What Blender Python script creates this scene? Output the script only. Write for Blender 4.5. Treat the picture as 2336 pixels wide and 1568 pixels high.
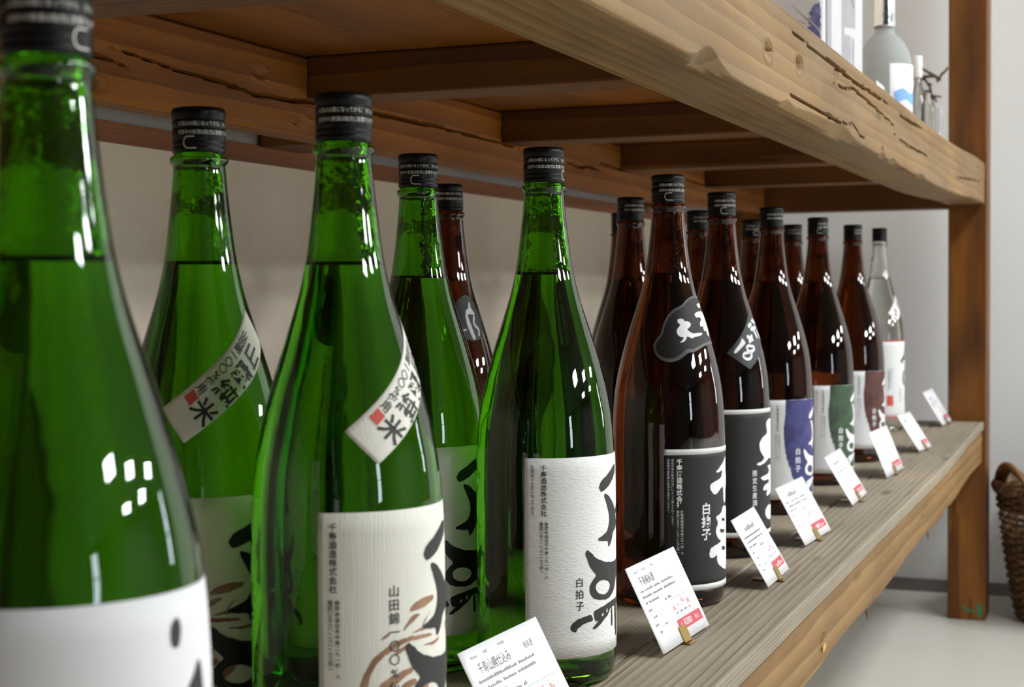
import bpy, bmesh, math, random
from mathutils import Vector, Matrix, noise
from mathutils.geometry import tessellate_polygon

for o in list(bpy.data.objects):
    bpy.data.objects.remove(o)
SC = bpy.context.scene
COL = SC.collection
rad = math.radians

# ------------------------------------------------------------------ camera
W, H, F = 2336, 1568, 3555.17
yaw, pit, rol = 0.37737664, -0.03355562, -0.00703757
d = Vector((math.cos(pit) * math.cos(yaw), math.cos(pit) * math.sin(yaw), math.sin(pit)))
r = d.cross(Vector((0, 0, 1))).normalized()
u = r.cross(d)
r2 = r * math.cos(rol) + u * math.sin(rol)
u2 = u * math.cos(rol) - r * math.sin(rol)
cam = bpy.data.cameras.new('camera')
co = bpy.data.objects.new('camera', cam)
COL.objects.link(co)
cam.sensor_width = 36.0
cam.sensor_fit = 'HORIZONTAL'
cam.lens = F / W * 36.0
cam.clip_start = 0.02
M = Matrix((r2, u2, -d)).transposed().to_4x4()
M.translation = Vector((0, 0, 0.28988))
co.matrix_world = M
cam.dof.use_dof = True
cam.dof.focus_distance = 1.20
cam.dof.aperture_fstop = 14.0
SC.camera = co

# ------------------------------------------------------------------ world, exposure
world = bpy.data.worlds.new('daylight')
SC.world = world
world.use_nodes = True
bg = world.node_tree.nodes['Background']
bg.inputs[0].default_value = (0.80, 0.90, 1.0, 1)
bg.inputs[1].default_value = 14.0
SC.view_settings.view_transform = 'Standard'
SC.view_settings.look = 'None'
SC.view_settings.exposure = 0.2
SC.view_settings.gamma = 1.0
SC.view_settings.use_curve_mapping = False
cy = SC.cycles
cy.use_denoising = True
cy.max_bounces = 12
cy.transmission_bounces = 12
cy.glossy_bounces = 4
cy.diffuse_bounces = 3
cy.transparent_max_bounces = 8
cy.caustics_reflective = False
cy.caustics_refractive = True
cy.blur_glossy = 1.0
cy.sample_clamp_indirect = 6.0
cy.use_adaptive_sampling = True
cy.adaptive_threshold = 0.09
cy.use_light_tree = False

# lamp plan: (centre x, y, size x, size y, radiance)
CEIL = 2.15
FAR_LAMPS = [(0.50, -4.65, 0.85, 0.75), (2.70, -5.30, 0.85, 0.75), (5.70, -5.50, 0.95, 0.75),
             (1.90, -6.80, 0.85, 0.75), (4.40, -6.70, 0.85, 0.75)]
NEAR_LAMPS = [(1.55, -0.95, 1.2, 0.5), (2.95, -0.95, 1.0, 0.5)]
FAR_L, NEAR_L = 66.0, 19.0

# ------------------------------------------------------------------ materials
MATS = {}


def newmat(name):
    m = bpy.data.materials.new(name)
    m.use_nodes = True
    MATS[name] = m
    nt = m.node_tree
    b = nt.nodes.get('Principled BSDF')
    return m, nt, b


def plain(name, col, rough=0.5, metal=0.0, spec=0.5, var=0.0, scale=30.0, bump=0.0, coat=0.0, sheen=0.0):
    m, nt, b = newmat(name)
    b.inputs['Base Color'].default_value = (*col, 1)
    b.inputs['Roughness'].default_value = rough
    b.inputs['Metallic'].default_value = metal
    b.inputs['Specular IOR Level'].default_value = spec
    b.inputs['Coat Weight'].default_value = coat
    if var or bump:
        tc = nt.nodes.new('ShaderNodeTexCoord')
        n = nt.nodes.new('ShaderNodeTexNoise')
        n.inputs['Scale'].default_value = scale
        n.inputs['Detail'].default_value = 4
        nt.links.new(tc.outputs['Object'], n.inputs['Vector'])
        if var:
            rp = nt.nodes.new('ShaderNodeMix')
            rp.data_type = 'RGBA'
            rp.inputs['A'].default_value = (*[c * (1 - var) for c in col], 1)
            rp.inputs['B'].default_value = (*[min(1, c * (1 + var)) for c in col], 1)
            nt.links.new(n.outputs['Fac'], rp.inputs['Factor'])
            nt.links.new(rp.outputs['Result'], b.inputs['Base Color'])
        if bump:
            bp = nt.nodes.new('ShaderNodeBump')
            bp.inputs['Strength'].default_value = bump
            bp.inputs['Distance'].default_value = 0.001
            nt.links.new(n.outputs['Fac'], bp.inputs['Height'])
            nt.links.new(bp.outputs['Normal'], b.inputs['Normal'])
    return m


def wood(name, stops, axis=0, ring=26.0, stretch=0.05, rough=0.55, offs=(0, 0, 0), blotch=(0.75, 1.15), grey=None, bump=0.35, dirt=0.6):
    m, nt, b = newmat(name)
    N, L = nt.nodes, nt.links
    tc = N.new('ShaderNodeTexCoord')
    mp = N.new('ShaderNodeMapping')
    sc = [1, 1, 1]
    sc[axis] = stretch
    mp.inputs['Scale'].default_value = sc
    mp.inputs['Location'].default_value = offs
    L.new(tc.outputs['Object'], mp.inputs['Vector'])
    # warp
    nw = N.new('ShaderNodeTexNoise')
    nw.inputs['Scale'].default_value = 9
    nw.inputs['Detail'].default_value = 2
    L.new(mp.outputs[0], nw.inputs['Vector'])
    ad = N.new('ShaderNodeVectorMath')
    ad.operation = 'MULTIPLY_ADD'
    L.new(nw.outputs['Color'], ad.inputs[0])
    ad.inputs[1].default_value = (0.035, 0.035, 0.035)
    L.new(mp.outputs[0], ad.inputs[2])
    # growth rings
    wv = N.new('ShaderNodeTexWave')
    wv.wave_type = 'RINGS'
    wv.wave_profile = 'SAW'
    wv.rings_direction = 'XYZ'[axis]
    wv.inputs['Scale'].default_value = ring
    wv.inputs['Distortion'].default_value = 2.5
    wv.inputs['Detail'].default_value = 2
    wv.inputs['Detail Scale'].default_value = 2
    L.new(ad.outputs[0], wv.inputs['Vector'])
    # fine fibre
    mp2 = N.new('ShaderNodeMapping')
    s2 = [420, 420, 420]
    s2[axis] = 9
    mp2.inputs['Scale'].default_value = s2
    mp2.inputs['Location'].default_value = offs
    L.new(tc.outputs['Object'], mp2.inputs['Vector'])
    nf = N.new('ShaderNodeTexNoise')
    nf.inputs['Scale'].default_value = 1
    nf.inputs['Detail'].default_value = 2
    L.new(mp2.outputs[0], nf.inputs['Vector'])
    mx = N.new('ShaderNodeMix')
    mx.inputs['Factor'].default_value = 0.42
    L.new(wv.outputs['Fac'], mx.inputs['A'])
    L.new(nf.outputs['Fac'], mx.inputs['B'])
    rp = N.new('ShaderNodeValToRGB')
    e = rp.color_ramp.elements
    e[0].position, e[0].color = stops[0][0], (*stops[0][1], 1)
    e[1].position, e[1].color = stops[-1][0], (*stops[-1][1], 1)
    for p, c in stops[1:-1]:
        k = e.new(p)
        k.color = (*c, 1)
    L.new(mx.outputs['Result'], rp.inputs['Fac'])
    # blotches
    mp3 = N.new('ShaderNodeMapping')
    s3 = [14, 14, 14]
    s3[axis] = 3.5
    mp3.inputs['Scale'].default_value = s3
    mp3.inputs['Location'].default_value = offs
    L.new(tc.outputs['Object'], mp3.inputs['Vector'])
    nb = N.new('ShaderNodeTexNoise')
    nb.inputs['Scale'].default_value = 1
    nb.inputs['Detail'].default_value = 2
    L.new(mp3.outputs[0], nb.inputs['Vector'])
    mr = N.new('ShaderNodeMapRange')
    mr.inputs['From Min'].default_value = 0.3
    mr.inputs['From Max'].default_value = 0.7
    mr.inputs['To Min'].default_value = blotch[0]
    mr.inputs['To Max'].default_value = blotch[1]
    L.new(nb.outputs['Fac'], mr.inputs['Value'])
    ml = N.new('ShaderNodeMix')
    ml.data_type = 'RGBA'
    ml.blend_type = 'MULTIPLY'
    ml.inputs['Factor'].default_value = 1
    L.new(rp.outputs['Color'], ml.inputs['A'])
    L.new(mr.outputs['Result'], ml.inputs['B'])
    out = ml.outputs['Result']
    if grey:
        mp4 = N.new('ShaderNodeMapping')
        s4 = [30, 30, 30]
        s4[axis] = 4
        mp4.inputs['Scale'].default_value = s4
        mp4.inputs['Location'].default_value = (3.3, 1.7, 9.1)
        L.new(tc.outputs['Object'], mp4.inputs['Vector'])
        ng = N.new('ShaderNodeTexNoise')
        ng.inputs['Scale'].default_value = 1
        ng.inputs['Detail'].default_value = 1
        L.new(mp4.outputs[0], ng.inputs['Vector'])
        mr2 = N.new('ShaderNodeMapRange')
        mr2.inputs['From Min'].default_value = 0.42
        mr2.inputs['From Max'].default_value = 0.72
        mr2.inputs['To Max'].default_value = 0.75
        L.new(ng.outputs['Fac'], mr2.inputs['Value'])
        mg = N.new('ShaderNodeMix')
        mg.data_type = 'RGBA'
        L.new(mr2.outputs['Result'], mg.inputs['Factor'])
        L.new(out, mg.inputs['A'])
        mg.inputs['B'].default_value = (*grey, 1)
        out = mg.outputs['Result']
    # knots and specks of dirt
    vo = N.new('ShaderNodeTexVoronoi')
    mp5 = N.new('ShaderNodeMapping')
    s5 = [26, 26, 26]
    s5[axis] = 7
    mp5.inputs['Scale'].default_value = s5
    mp5.inputs['Location'].default_value = (offs[0] + 5.5, offs[1] + 2.2, offs[2] + .7)
    L.new(tc.outputs['Object'], mp5.inputs['Vector'])
    L.new(mp5.outputs[0], vo.inputs['Vector'])
    vo.inputs['Scale'].default_value = 0.55
    mr3 = N.new('ShaderNodeMapRange')
    mr3.inputs['From Min'].default_value = 0.05
    mr3.inputs['From Max'].default_value = 0.13
    mr3.inputs['To Min'].default_value = dirt
    mr3.inputs['To Max'].default_value = 0.0
    L.new(vo.outputs['Distance'], mr3.inputs['Value'])
    mk = N.new('ShaderNodeMix')
    mk.data_type = 'RGBA'
    L.new(mr3.outputs['Result'], mk.inputs['Factor'])
    L.new(out, mk.inputs['A'])
    mk.inputs['B'].default_value = (*[c * 0.25 for c in stops[0][1]], 1)
    L.new(mk.outputs['Result'], b.inputs['Base Color'])
    b.inputs['Roughness'].default_value = rough
    b.inputs['Specular IOR Level'].default_value = 0.35
    bp = N.new('ShaderNodeBump')
    bp.inputs['Strength'].default_value = bump
    bp.inputs['Distance'].default_value = 0.0015
    L.new(mx.outputs['Result'], bp.inputs['Height'])
    L.new(bp.outputs['Normal'], b.inputs['Normal'])
    return m


def glass(name, col, ior=1.5, rough=0.0, ripple=0.0, rscale=40):
    m, nt, b = newmat(name)
    b.inputs['Base Color'].default_value = (*col, 1)
    b.inputs['Roughness'].default_value = rough
    b.inputs['IOR'].default_value = ior
    b.inputs['Transmission Weight'].default_value = 1.0
    if ripple:
        tc = nt.nodes.new('ShaderNodeTexCoord')
        n = nt.nodes.new('ShaderNodeTexNoise')
        n.inputs['Scale'].default_value = rscale
        n.inputs['Detail'].default_value = 1
        nt.links.new(tc.outputs['Object'], n.inputs['Vector'])
        bp = nt.nodes.new('ShaderNodeBump')
        bp.inputs['Strength'].default_value = ripple
        bp.inputs['Distance'].default_value = 0.002
        nt.links.new(n.outputs['Fac'], bp.inputs['Height'])
        nt.links.new(bp.outputs['Normal'], b.inputs['Normal'])
    return m


def pureglass(name, ior, col=(1, 1, 1)):
    m, nt, b = newmat(name)
    nt.nodes.remove(b)
    g = nt.nodes.new('ShaderNodeBsdfGlass')
    g.inputs['Color'].default_value = (*col, 1)
    g.inputs['Roughness'].default_value = 0.0
    g.inputs['IOR'].default_value = ior
    nt.links.new(g.outputs[0], nt.nodes['Material Output'].inputs['Surface'])
    return m


def paper(name, col, ribs=0.0, fibre=(8, 8, 900), rough=0.6):
    m, nt, b = newmat(name)
    N, L = nt.nodes, nt.links
    b.inputs['Roughness'].default_value = rough
    b.inputs['Base Color'].default_value = (*col, 1)
    b.inputs['Specular IOR Level'].default_value = 0.35
    if ribs:
        tc = N.new('ShaderNodeTexCoord')
        mp = N.new('ShaderNodeMapping')
        mp.inputs['Scale'].default_value = fibre
        L.new(tc.outputs['Object'], mp.inputs['Vector'])
        n = N.new('ShaderNodeTexNoise')
        n.inputs['Scale'].default_value = 1
        n.inputs['Detail'].default_value = 2
        L.new(mp.outputs[0], n.inputs['Vector'])
        bp = N.new('ShaderNodeBump')
        bp.inputs['Strength'].default_value = ribs
        bp.inputs['Distance'].default_value = 0.0006
        L.new(n.outputs['Fac'], bp.inputs['Height'])
        L.new(bp.outputs['Normal'], b.inputs['Normal'])
    return m


def brushed(name, c1, c2):
    """uneven ink wash on paper"""
    m, nt, b = newmat(name)
    N, L = nt.nodes, nt.links
    tc = N.new('ShaderNodeTexCoord')
    n = N.new('ShaderNodeTexNoise')
    n.inputs['Scale'].default_value = 60
    n.inputs['Detail'].default_value = 5
    L.new(tc.outputs['Object'], n.inputs['Vector'])
    rp = N.new('ShaderNodeValToRGB')
    rp.color_ramp.elements[0].position = 0.35
    rp.color_ramp.elements[0].color = (*c1, 1)
    rp.color_ramp.elements[1].position = 0.7
    rp.color_ramp.elements[1].color = (*c2, 1)
    L.new(n.outputs['Fac'], rp.inputs['Fac'])
    L.new(rp.outputs['Color'], b.inputs['Base Color'])
    b.inputs['Roughness'].default_value = 0.6
    return m


TAN = [(0.10, (0.155, 0.077, 0.020)), (0.45, (0.228, 0.123, 0.036)), (0.85, (0.300, 0.178, 0.062))]
GRYT = [(0.12, (0.135, 0.100, 0.062)), (0.45, (0.29, 0.238, 0.170)), (0.85, (0.40, 0.340, 0.255))]
BRN = [(0.12, (0.185, 0.057, 0.006)), (0.5, (0.275, 0.091, 0.010)), (0.85, (0.37, 0.135, 0.016))]
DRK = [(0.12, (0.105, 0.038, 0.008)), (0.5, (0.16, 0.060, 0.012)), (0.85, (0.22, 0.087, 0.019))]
wood('wood_front_beam', TAN, 0, 30, 0.035, 0.6, (0, .3, .13), (0.70, 1.16), (0.215, 0.145, 0.070), 0.10)
wood('wood_lower_beam', TAN, 0, 30, 0.035, 0.6, (2, .6, .43), (0.80, 1.15), None, 0.12)
wood('wood_plank_a', GRYT, 0, 85, 0.018, 0.6, (0, -.12, .42), (0.85, 1.1), (0.29, 0.252, 0.19), 0.35)
wood('wood_plank_b', GRYT, 0, 80, 0.018, 0.6, (3, .11, .20), (0.85, 1.1), (0.27, 0.23, 0.17), 0.35)
wood('wood_deck', BRN, 0, 75, 0.022, 0.55, (1, .18, .30), (0.7, 1.2), None, 0.4)
wood('wood_back_beam', BRN, 0, 26, 0.03, 0.55, (4, .30, .10), (0.7, 1.2), None, 0.3)
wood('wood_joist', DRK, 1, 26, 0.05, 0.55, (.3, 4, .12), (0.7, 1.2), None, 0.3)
wood('wood_post', [(p, tuple(c * .64 for c in q)) for p, q in BRN], 2, 22, 0.04, 0.5, (.31, .12, 2), (0.35, 1.25), None, 0.3, 0.5)
wood('wood_rail', [(0.15, (0.20, 0.062, 0.016)), (0.85, (0.34, 0.115, 0.034))], 0, 30, 0.03, 0.45, (7, .2, .2))
plain('wall_cream', (0.84, 0.745, 0.61), 0.9, var=0.05, scale=90, bump=0.25)
plain('wall_white', (0.80, 0.80, 0.79), 0.85, var=0.03, scale=3, bump=0.05)
plain('wall_shop', (0.06, 0.056, 0.05), 0.9, var=0.04, scale=2)
plain('floor_vinyl', (0.64, 0.62, 0.55), 0.32, var=0.06, scale=5, bump=0.03)
plain('ceiling_boards', (0.085, 0.078, 0.068), 0.9, var=0.03, scale=4)
plain('wall_shade_grey', (0.33, 0.32, 0.325), 0.8, var=0.08, scale=12)  # back wall shade above the rail, put into the colour
plain('baseboard_grey', (0.20, 0.185, 0.18), 0.5, var=0.05)
plain('cap_black', (0.004, 0.004, 0.005), 0.34, var=0.05, spec=0.24)
plain('cap_print', (0.80, 0.78, 0.72), 0.5, var=0.02)
paper('paper_white', (0.86, 0.86, 0.84), 0.9, (260, 260, 900))
paper('paper_cream', (0.80, 0.785, 0.70), 0.35, (1300, 1300, 30))
paper('paper_plain', (0.78, 0.78, 0.79), 0.0)
paper('paper_black', (0.013, 0.012, 0.012), 0.0, rough=0.5)
paper('paper_charcoal', (0.030, 0.032, 0.034), 0.0, rough=0.45)
paper('film_edge', (0.10, 0.10, 0.10), 0.0, rough=0.35)
paper('label_band_white', (0.74, 0.73, 0.72), 0.0)
plain('ink_black', (0.013, 0.012, 0.012), 0.55, var=0.05)
plain('ink_grey', (0.10, 0.10, 0.12), 0.6, var=0.05)
plain('ink_mid', (0.22, 0.22, 0.25), 0.6, var=0.05)
plain('ink_pale', (0.36, 0.38, 0.46), 0.6, var=0.05)
plain('ink_white', (0.82, 0.82, 0.83), 0.5, var=0.02)
plain('ink_red', (0.62, 0.085, 0.06), 0.6, var=0.15, scale=500)
plain('ink_pink', (0.72, 0.32, 0.33), 0.6, var=0.05)
plain('band_red', (0.62, 0.055, 0.09), 0.45, var=0.03)
brushed('wash_brown', (0.25, 0.125, 0.066), (0.42, 0.25, 0.155))
brushed('wash_blue', (0.022, 0.02, 0.11), (0.055, 0.06, 0.24))
brushed('wash_green', (0.020, 0.042, 0.022), (0.045, 0.11, 0.045))
brushed('wash_maroon', (0.050, 0.012, 0.009), (0.13, 0.035, 0.025))
plain('card_white', (0.94, 0.945, 0.96), 0.35, var=0.01, scale=10)
plain('brass', (0.42, 0.27, 0.07), 0.32, metal=1.0, var=0.1, scale=200)
GREEN = glass('glass_green', (0.066, 0.345, 0.0042), 1.5, 0.0, 0.12)
BROWN = glass('glass_brown', (0.085, 0.0150, 0.0022), 1.5, 0.0, 0.12)
CLEAR = glass('glass_clear', (0.90, 0.93, 0.88), 1.5, 0.0, 0.12)
glass('glass_inner', (1, 1, 1), 1.5, 0.0, 0.22, 190)
pureglass('liquid_side', 1.36 / 1.5)
pureglass('liquid_top', 1.36)
glass('glass_frosted', (0.62, 0.66, 0.655), 1.3, 0.55)
MATS['glass_frosted'].node_tree.nodes['Principled BSDF'].inputs['Transmission Weight'].default_value = 0.55
plain('foil_silver', (0.75, 0.76, 0.78), 0.16, metal=1.0, var=0.05, bump=0.6, scale=140)
plain('wicker_dark', (0.095, 0.044, 0.016), 0.5, var=0.5, scale=60)
plain('wicker_tan', (0.20, 0.098, 0.035), 0.5, var=0.5, scale=60)
plain('paint_green', (0.03, 0.22, 0.09), 0.6, var=0.3, scale=90)
plain('paint_yellow', (0.62, 0.36, 0.05), 0.6, var=0.2, scale=90)
plain('twig_bark', (0.10, 0.060, 0.035), 0.75, var=0.4, scale=150)
plain('plastic_white', (0.80, 0.80, 0.80), 0.35, var=0.02)
plain('lamp_frame', (0.70, 0.70, 0.69), 0.5, var=0.02)
plain('box_paper', (0.60, 0.59, 0.62), 0.45, var=0.03, scale=20)
plain('box_grey', (0.20, 0.20, 0.21), 0.5, var=0.25, scale=60)
plain('box_shade', (0.36, 0.355, 0.38), 0.5, var=0.12, scale=40)
brushed('box_thistle', (0.07, 0.075, 0.22), (0.22, 0.25, 0.45))
plain('wave_blue', (0.20, 0.42, 0.80), 0.5, var=0.12, scale=80)
plain('shadow_dark', (0.02, 0.012, 0.008), 0.8, var=0.1)


# ------------------------------------------------------------------ object helpers
def obj(name, verts, faces, mats, parent=None, smooth=False, fmat=None):
    me = bpy.data.meshes.new(name)
    me.from_pydata([tuple(v) for v in verts], [], faces)
    if isinstance(mats, str):
        mats = [mats]
    for m in mats:
        me.materials.append(MATS[m])
    if fmat:
        me.polygons.foreach_set('material_index', fmat)
    if smooth:
        me.polygons.foreach_set('use_smooth', [True] * len(me.polygons))
    me.update()
    o = bpy.data.objects.new(name, me)
    COL.objects.link(o)
    if parent is not None:
        o.parent = parent
    return o


def thing(name, label, cat, loc=(0, 0, 0), rotz=0.0, group=None):
    o = bpy.data.objects.new(name, None)
    o.empty_display_size = 0.02
    COL.objects.link(o)
    o.location = loc
    o.rotation_euler = (0, 0, rotz)
    o['label'] = label
    o['category'] = cat
    if group:
        o['group'] = group
    return o


def tag(o, label, cat, group=None):
    o['label'] = label
    o['category'] = cat
    if group:
        o['group'] = group
    return o


def struct(o):
    o['kind'] = 'structure'
    return o


def boxv(x0, x1, y0, y1, z0, z1):
    v = [(x, y, z) for z in (z0, z1) for y in (y0, y1) for x in (x0, x1)]
    f = [(0, 2, 3, 1), (4, 5, 7, 6), (0, 1, 5, 4), (2, 6, 7, 3), (0, 4, 6, 2), (1, 3, 7, 5)]
    return v, f


def box(name, x0, x1, y0, y1, z0, z1, mat, parent=None, bev=0.0, seg=2):
    v, f = boxv(x0, x1, y0, y1, z0, z1)
    if not bev:
        return obj(name, v, f, mat, parent)
    bm = bmesh.new()
    vs = [bm.verts.new(p) for p in v]
    for q in f:
        bm.faces.new([vs[i] for i in q])
    bmesh.ops.bevel(bm, geom=bm.edges[:], offset=bev, segments=seg, affect='EDGES', profile=0.6)
    o = obj(name, [], [], mat, parent)
    bm.to_mesh(o.data)
    bm.free()
    return o


def merge(parts):
    V, Fc = [], []
    for v, f in parts:
        k = len(V)
        V += list(v)
        Fc += [tuple(i + k for i in q) for q in f]
    return V, Fc


def lathe(prof, seg=64, cx=0.0, cy=0.0):
    """prof: (r, z) list; r==0 gives a pole"""
    V, Fc, idx = [], [], []
    for rr, z in prof:
        if rr < 1e-7:
            idx.append([len(V)])
            V.append((cx, cy, z))
        else:
            k = len(V)
            idx.append(list(range(k, k + seg)))
            V += [(cx + rr * math.cos(2 * math.pi * i / seg), cy + rr * math.sin(2 * math.pi * i / seg), z) for i in range(seg)]
    rows = []
    for a, b in zip(idx[:-1], idx[1:]):
        n0 = len(Fc)
        for i in range(seg):
            j = (i + 1) % seg
            if len(a) == 1 and len(b) == 1:
                continue
            if len(a) == 1:
                Fc.append((a[0], b[j], b[i]))
            elif len(b) == 1:
                Fc.append((a[i], a[j], b[0]))
            else:
                Fc.append((a[i], a[j], b[j], b[i]))
        rows.append((n0, len(Fc)))
    return V, Fc, rows


def tube(pts, rads, seg=8):
    V, Fc = [], []
    n = len(pts)
    pts = [Vector(p) for p in pts]
    if not hasattr(rads, '__len__'):
        rads = [rads] * n
    prev = None
    for i, p in enumerate(pts):
        t = (pts[min(i + 1, n - 1)] - pts[max(i - 1, 0)]).normalized()
        if prev is None:
            a = t.orthogonal().normalized()
        else:
            a = (prev - t * prev.dot(t)).normalized()
        prev = a
        bq = t.cross(a)
        for k in range(seg):
            an = 2 * math.pi * k / seg
            V.append(p + (a * math.cos(an) + bq * math.sin(an)) * rads[i])
    for i in range(n - 1):
        for k in range(seg):
            k2 = (k + 1) % seg
            Fc.append((i * seg + k, i * seg + k2, (i + 1) * seg + k2, (i + 1) * seg + k))
    Fc.append(tuple(range(seg))[::-1])
    Fc.append(tuple((n - 1) * seg + k for k in range(seg)))
    return V, Fc


# ------------------------------------------------------------------ flat print: polygons and glyphs
def tess(outer, holes=()):
    cs = [[Vector((p[0], p[1], 0)) for p in outer]] + [[Vector((p[0], p[1], 0)) for p in h] for h in holes]
    pts = [(p.x, p.y) for c in cs for p in c]
    return pts, [tuple(t) for t in tessellate_polygon(cs)]


def smoothpoly(pts, n=2):
    """Chaikin corner cutting"""
    for _ in range(n):
        q = []
        for a, b in zip(pts, pts[1:] + pts[:1]):
            q.append((a[0] * .78 + b[0] * .22, a[1] * .78 + b[1] * .22))
            q.append((a[0] * .22 + b[0] * .78, a[1] * .22 + b[1] * .78))
        pts = q
    return pts


def ragged(pts, amp, step, seed=0):
    """a rough brush edge: points added along the outline and shifted a little"""
    rnd = random.Random(seed)
    out = []
    for a, b in zip(pts, pts[1:] + pts[:1]):
        L = math.hypot(b[0] - a[0], b[1] - a[1])
        k = max(1, int(L / step))
        for i in range(k):
            t = i / k
            out.append((a[0] + (b[0] - a[0]) * t + rnd.uniform(-amp, amp), a[1] + (b[1] - a[1]) * t + rnd.uniform(-amp, amp)))
    return out


def stroke(pts, ws):
    """a brush stroke: polyline with widths -> outline"""
    n = len(pts)
    if not hasattr(ws, '__len__'):
        ws = [ws] * n
    Lf, Rt = [], []
    for i, p in enumerate(pts):
        a, b = pts[max(0, i - 1)], pts[min(n - 1, i + 1)]
        dx, dy = b[0] - a[0], b[1] - a[1]
        m = math.hypot(dx, dy) or 1
        nx, ny = -dy / m * ws[i] / 2, dx / m * ws[i] / 2
        Lf.append((p[0] + nx, p[1] + ny))
        Rt.append((p[0] - nx, p[1] - ny))
    return Lf + Rt[::-1]


_GL = {}


def glyph(ch, offset=0.0):
    k = (ch, offset)
    if k in _GL:
        return _GL[k]
    c = bpy.data.curves.new('g', 'FONT')
    c.body = ch
    c.resolution_u = 2
    c.offset = offset
    o = bpy.data.objects.new('g', c)
    COL.objects.link(o)
    bpy.context.view_layer.update()
    me = bpy.data.meshes.new_from_object(o.evaluated_get(bpy.context.evaluated_depsgraph_get()))
    pts = [(v.co.x, v.co.y) for v in me.vertices]
    fs = [tuple(p.vertices) for p in me.polygons]
    w = max([p[0] for p in pts], default=0.5)
    bpy.data.objects.remove(o)
    bpy.data.curves.remove(c)
    bpy.data.meshes.remove(me)
    _GL[k] = (pts, fs, w)
    return _GL[k]


def vtext(s, cx, top, bottom, sx=1.0, offset=0.0, size=None):
    """vertical column of characters: 2D verts and faces"""
    n = len(s)
    pitch = (top - bottom) / n
    size = size or pitch * 0.98
    parts = []
    for i, ch in enumerate(s):
        if ch == ' ':
            continue
        pts, fs, w = glyph(ch, offset)
        cyy = top - pitch * (i + .5)
        rot = ch in '()-'
        full = ord(ch) > 0x2000
        mx = 0.5 if full else w / 2
        q = []
        for x, y in pts:
            x, y = x - mx, y - .38
            if ch in '。、':
                x, y = x + .55, y + .45
            if rot:
                x, y = y, -x
            q.append((cx + x * size * sx, cyy + y * size))
        parts.append((q, fs))
    return merge(parts)


def htext(s, x0, y0, size, sx=1.0, offset=0.0, adv=None):
    parts = []
    x = x0
    for ch in s:
        if ch == ' ':
            x += size * .4 * sx
            continue
        pts, fs, w = glyph(ch, offset)
        parts.append(([(x + a * size * sx, y0 + b * size) for a, b in pts], fs))
        x += (1.0 if ord(ch) > 0x2000 else w + .06) * size * sx * (adv or 1)
    return merge(parts)


def mapmesh(name, parts, fn, mat, parent, step=None, eps=0.0):
    """flat parts -> cut every `step` across x -> mapped by fn(x, y, eps) into 3D"""
    V, Fc = merge(parts)
    if step:
        bm = bmesh.new()
        vs = [bm.verts.new((a, b, 0)) for a, b in V]
        for q in Fc:
            try:
                bm.faces.new([vs[i] for i in q])
            except ValueError:
                pass
        xs = [p[0] for p in V]
        x = math.ceil(min(xs) / step) * step
        while x < max(xs):
            bmesh.ops.bisect_plane(bm, geom=bm.verts[:] + bm.edges[:] + bm.faces[:], plane_co=(x, 0, 0), plane_no=(1, 0, 0))
            x += step
        bm.verts.index_update()
        V = [(v.co.x, v.co.y) for v in bm.verts]
        Fc = [tuple(v.index for v in f.verts) for f in bm.faces]
        bm.free()
    return obj(name, [fn(a, b, eps) for a, b in V], Fc, mat, parent)


# ------------------------------------------------------------------ the room
FLOOR, WALLY, ENDX = -0.400, 0.842, 3.632
XN, XF, YF = -4.0, 8.0, -8.0
struct(box('floor', XN, XF, YF, WALLY, FLOOR - .05, FLOOR, 'floor_vinyl'))
struct(box('ceiling', XN, XF, YF, WALLY, CEIL, CEIL + .05, 'ceiling_boards'))
struct(box('wall_back', XN, XF, WALLY, WALLY + .1, FLOOR, CEIL, 'wall_cream'))
struct(box('wall_end', ENDX, ENDX + .1, -1.55, WALLY - .0005, FLOOR, CEIL, 'wall_white'))
struct(box('wall_near', XN - .1, XN, YF, WALLY, FLOOR, CEIL, 'wall_shop'))


def wall_hole(name, ax, c0, c1, a0, a1, h0, h1, hz0, hz1):
    """wall with one window opening; ax 0: wall runs along x at y=c0..c1, ax 1: along y at x=c0..c1"""
    P = [(a0, h0, FLOOR, CEIL), (h1, a1, FLOOR, CEIL), (h0, h1, FLOOR, hz0), (h0, h1, hz1, CEIL)]
    parts = []
    for p0, p1, z0, z1 in P:
        parts.append(boxv(p0, p1, c0, c1, z0, z1) if ax == 0 else boxv(c0, c1, p0, p1, z0, z1))
    v, f = merge(parts)
    return struct(obj(name, v, f, 'wall_shop'))


wall_hole('wall_front', 0, YF - .1, YF, XN, XF, -3.35, -2.55, 0.25, 1.95)
wall_hole('wall_far', 1, XF, XF + .1, YF, WALLY, -6.35, -5.65, 0.25, 1.95)


def window(n, ax, c, h0, h1, z0, z1):
    fr = []
    t = .05
    for p0, p1, a0, a1 in [(h0, h0 + t, z0, z1), (h1 - t, h1, z0, z1), (h0, h1, z0, z0 + t), (h0, h1, z1 - t, z1), (h0, h1, (z0 + z1) / 2 - .02, (z0 + z1) / 2 + .02)]:
        fr.append(boxv(p0, p1, c + .02, c + .07, a0, a1) if ax == 0 else boxv(c + .02, c + .07, p0, p1, a0, a1))
    v, f = merge(fr)
    struct(obj('window_%d' % n, v, f, 'lamp_frame'))


window(1, 0, YF - .1, -3.35, -2.55, .25, 1.95)
window(2, 1, XF, -6.35, -5.65, .25, 1.95)

# baseboard of the end wall in two stepped strips
v, f = merge([boxv(ENDX - .010, ENDX, -1.55, WALLY - .001, FLOOR, FLOOR + .019), boxv(ENDX - .006, ENDX, -1.55, WALLY - .001, FLOOR + .019, FLOOR + .028)])
struct(obj('baseboard_end', v, f, 'baseboard_grey'))
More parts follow.
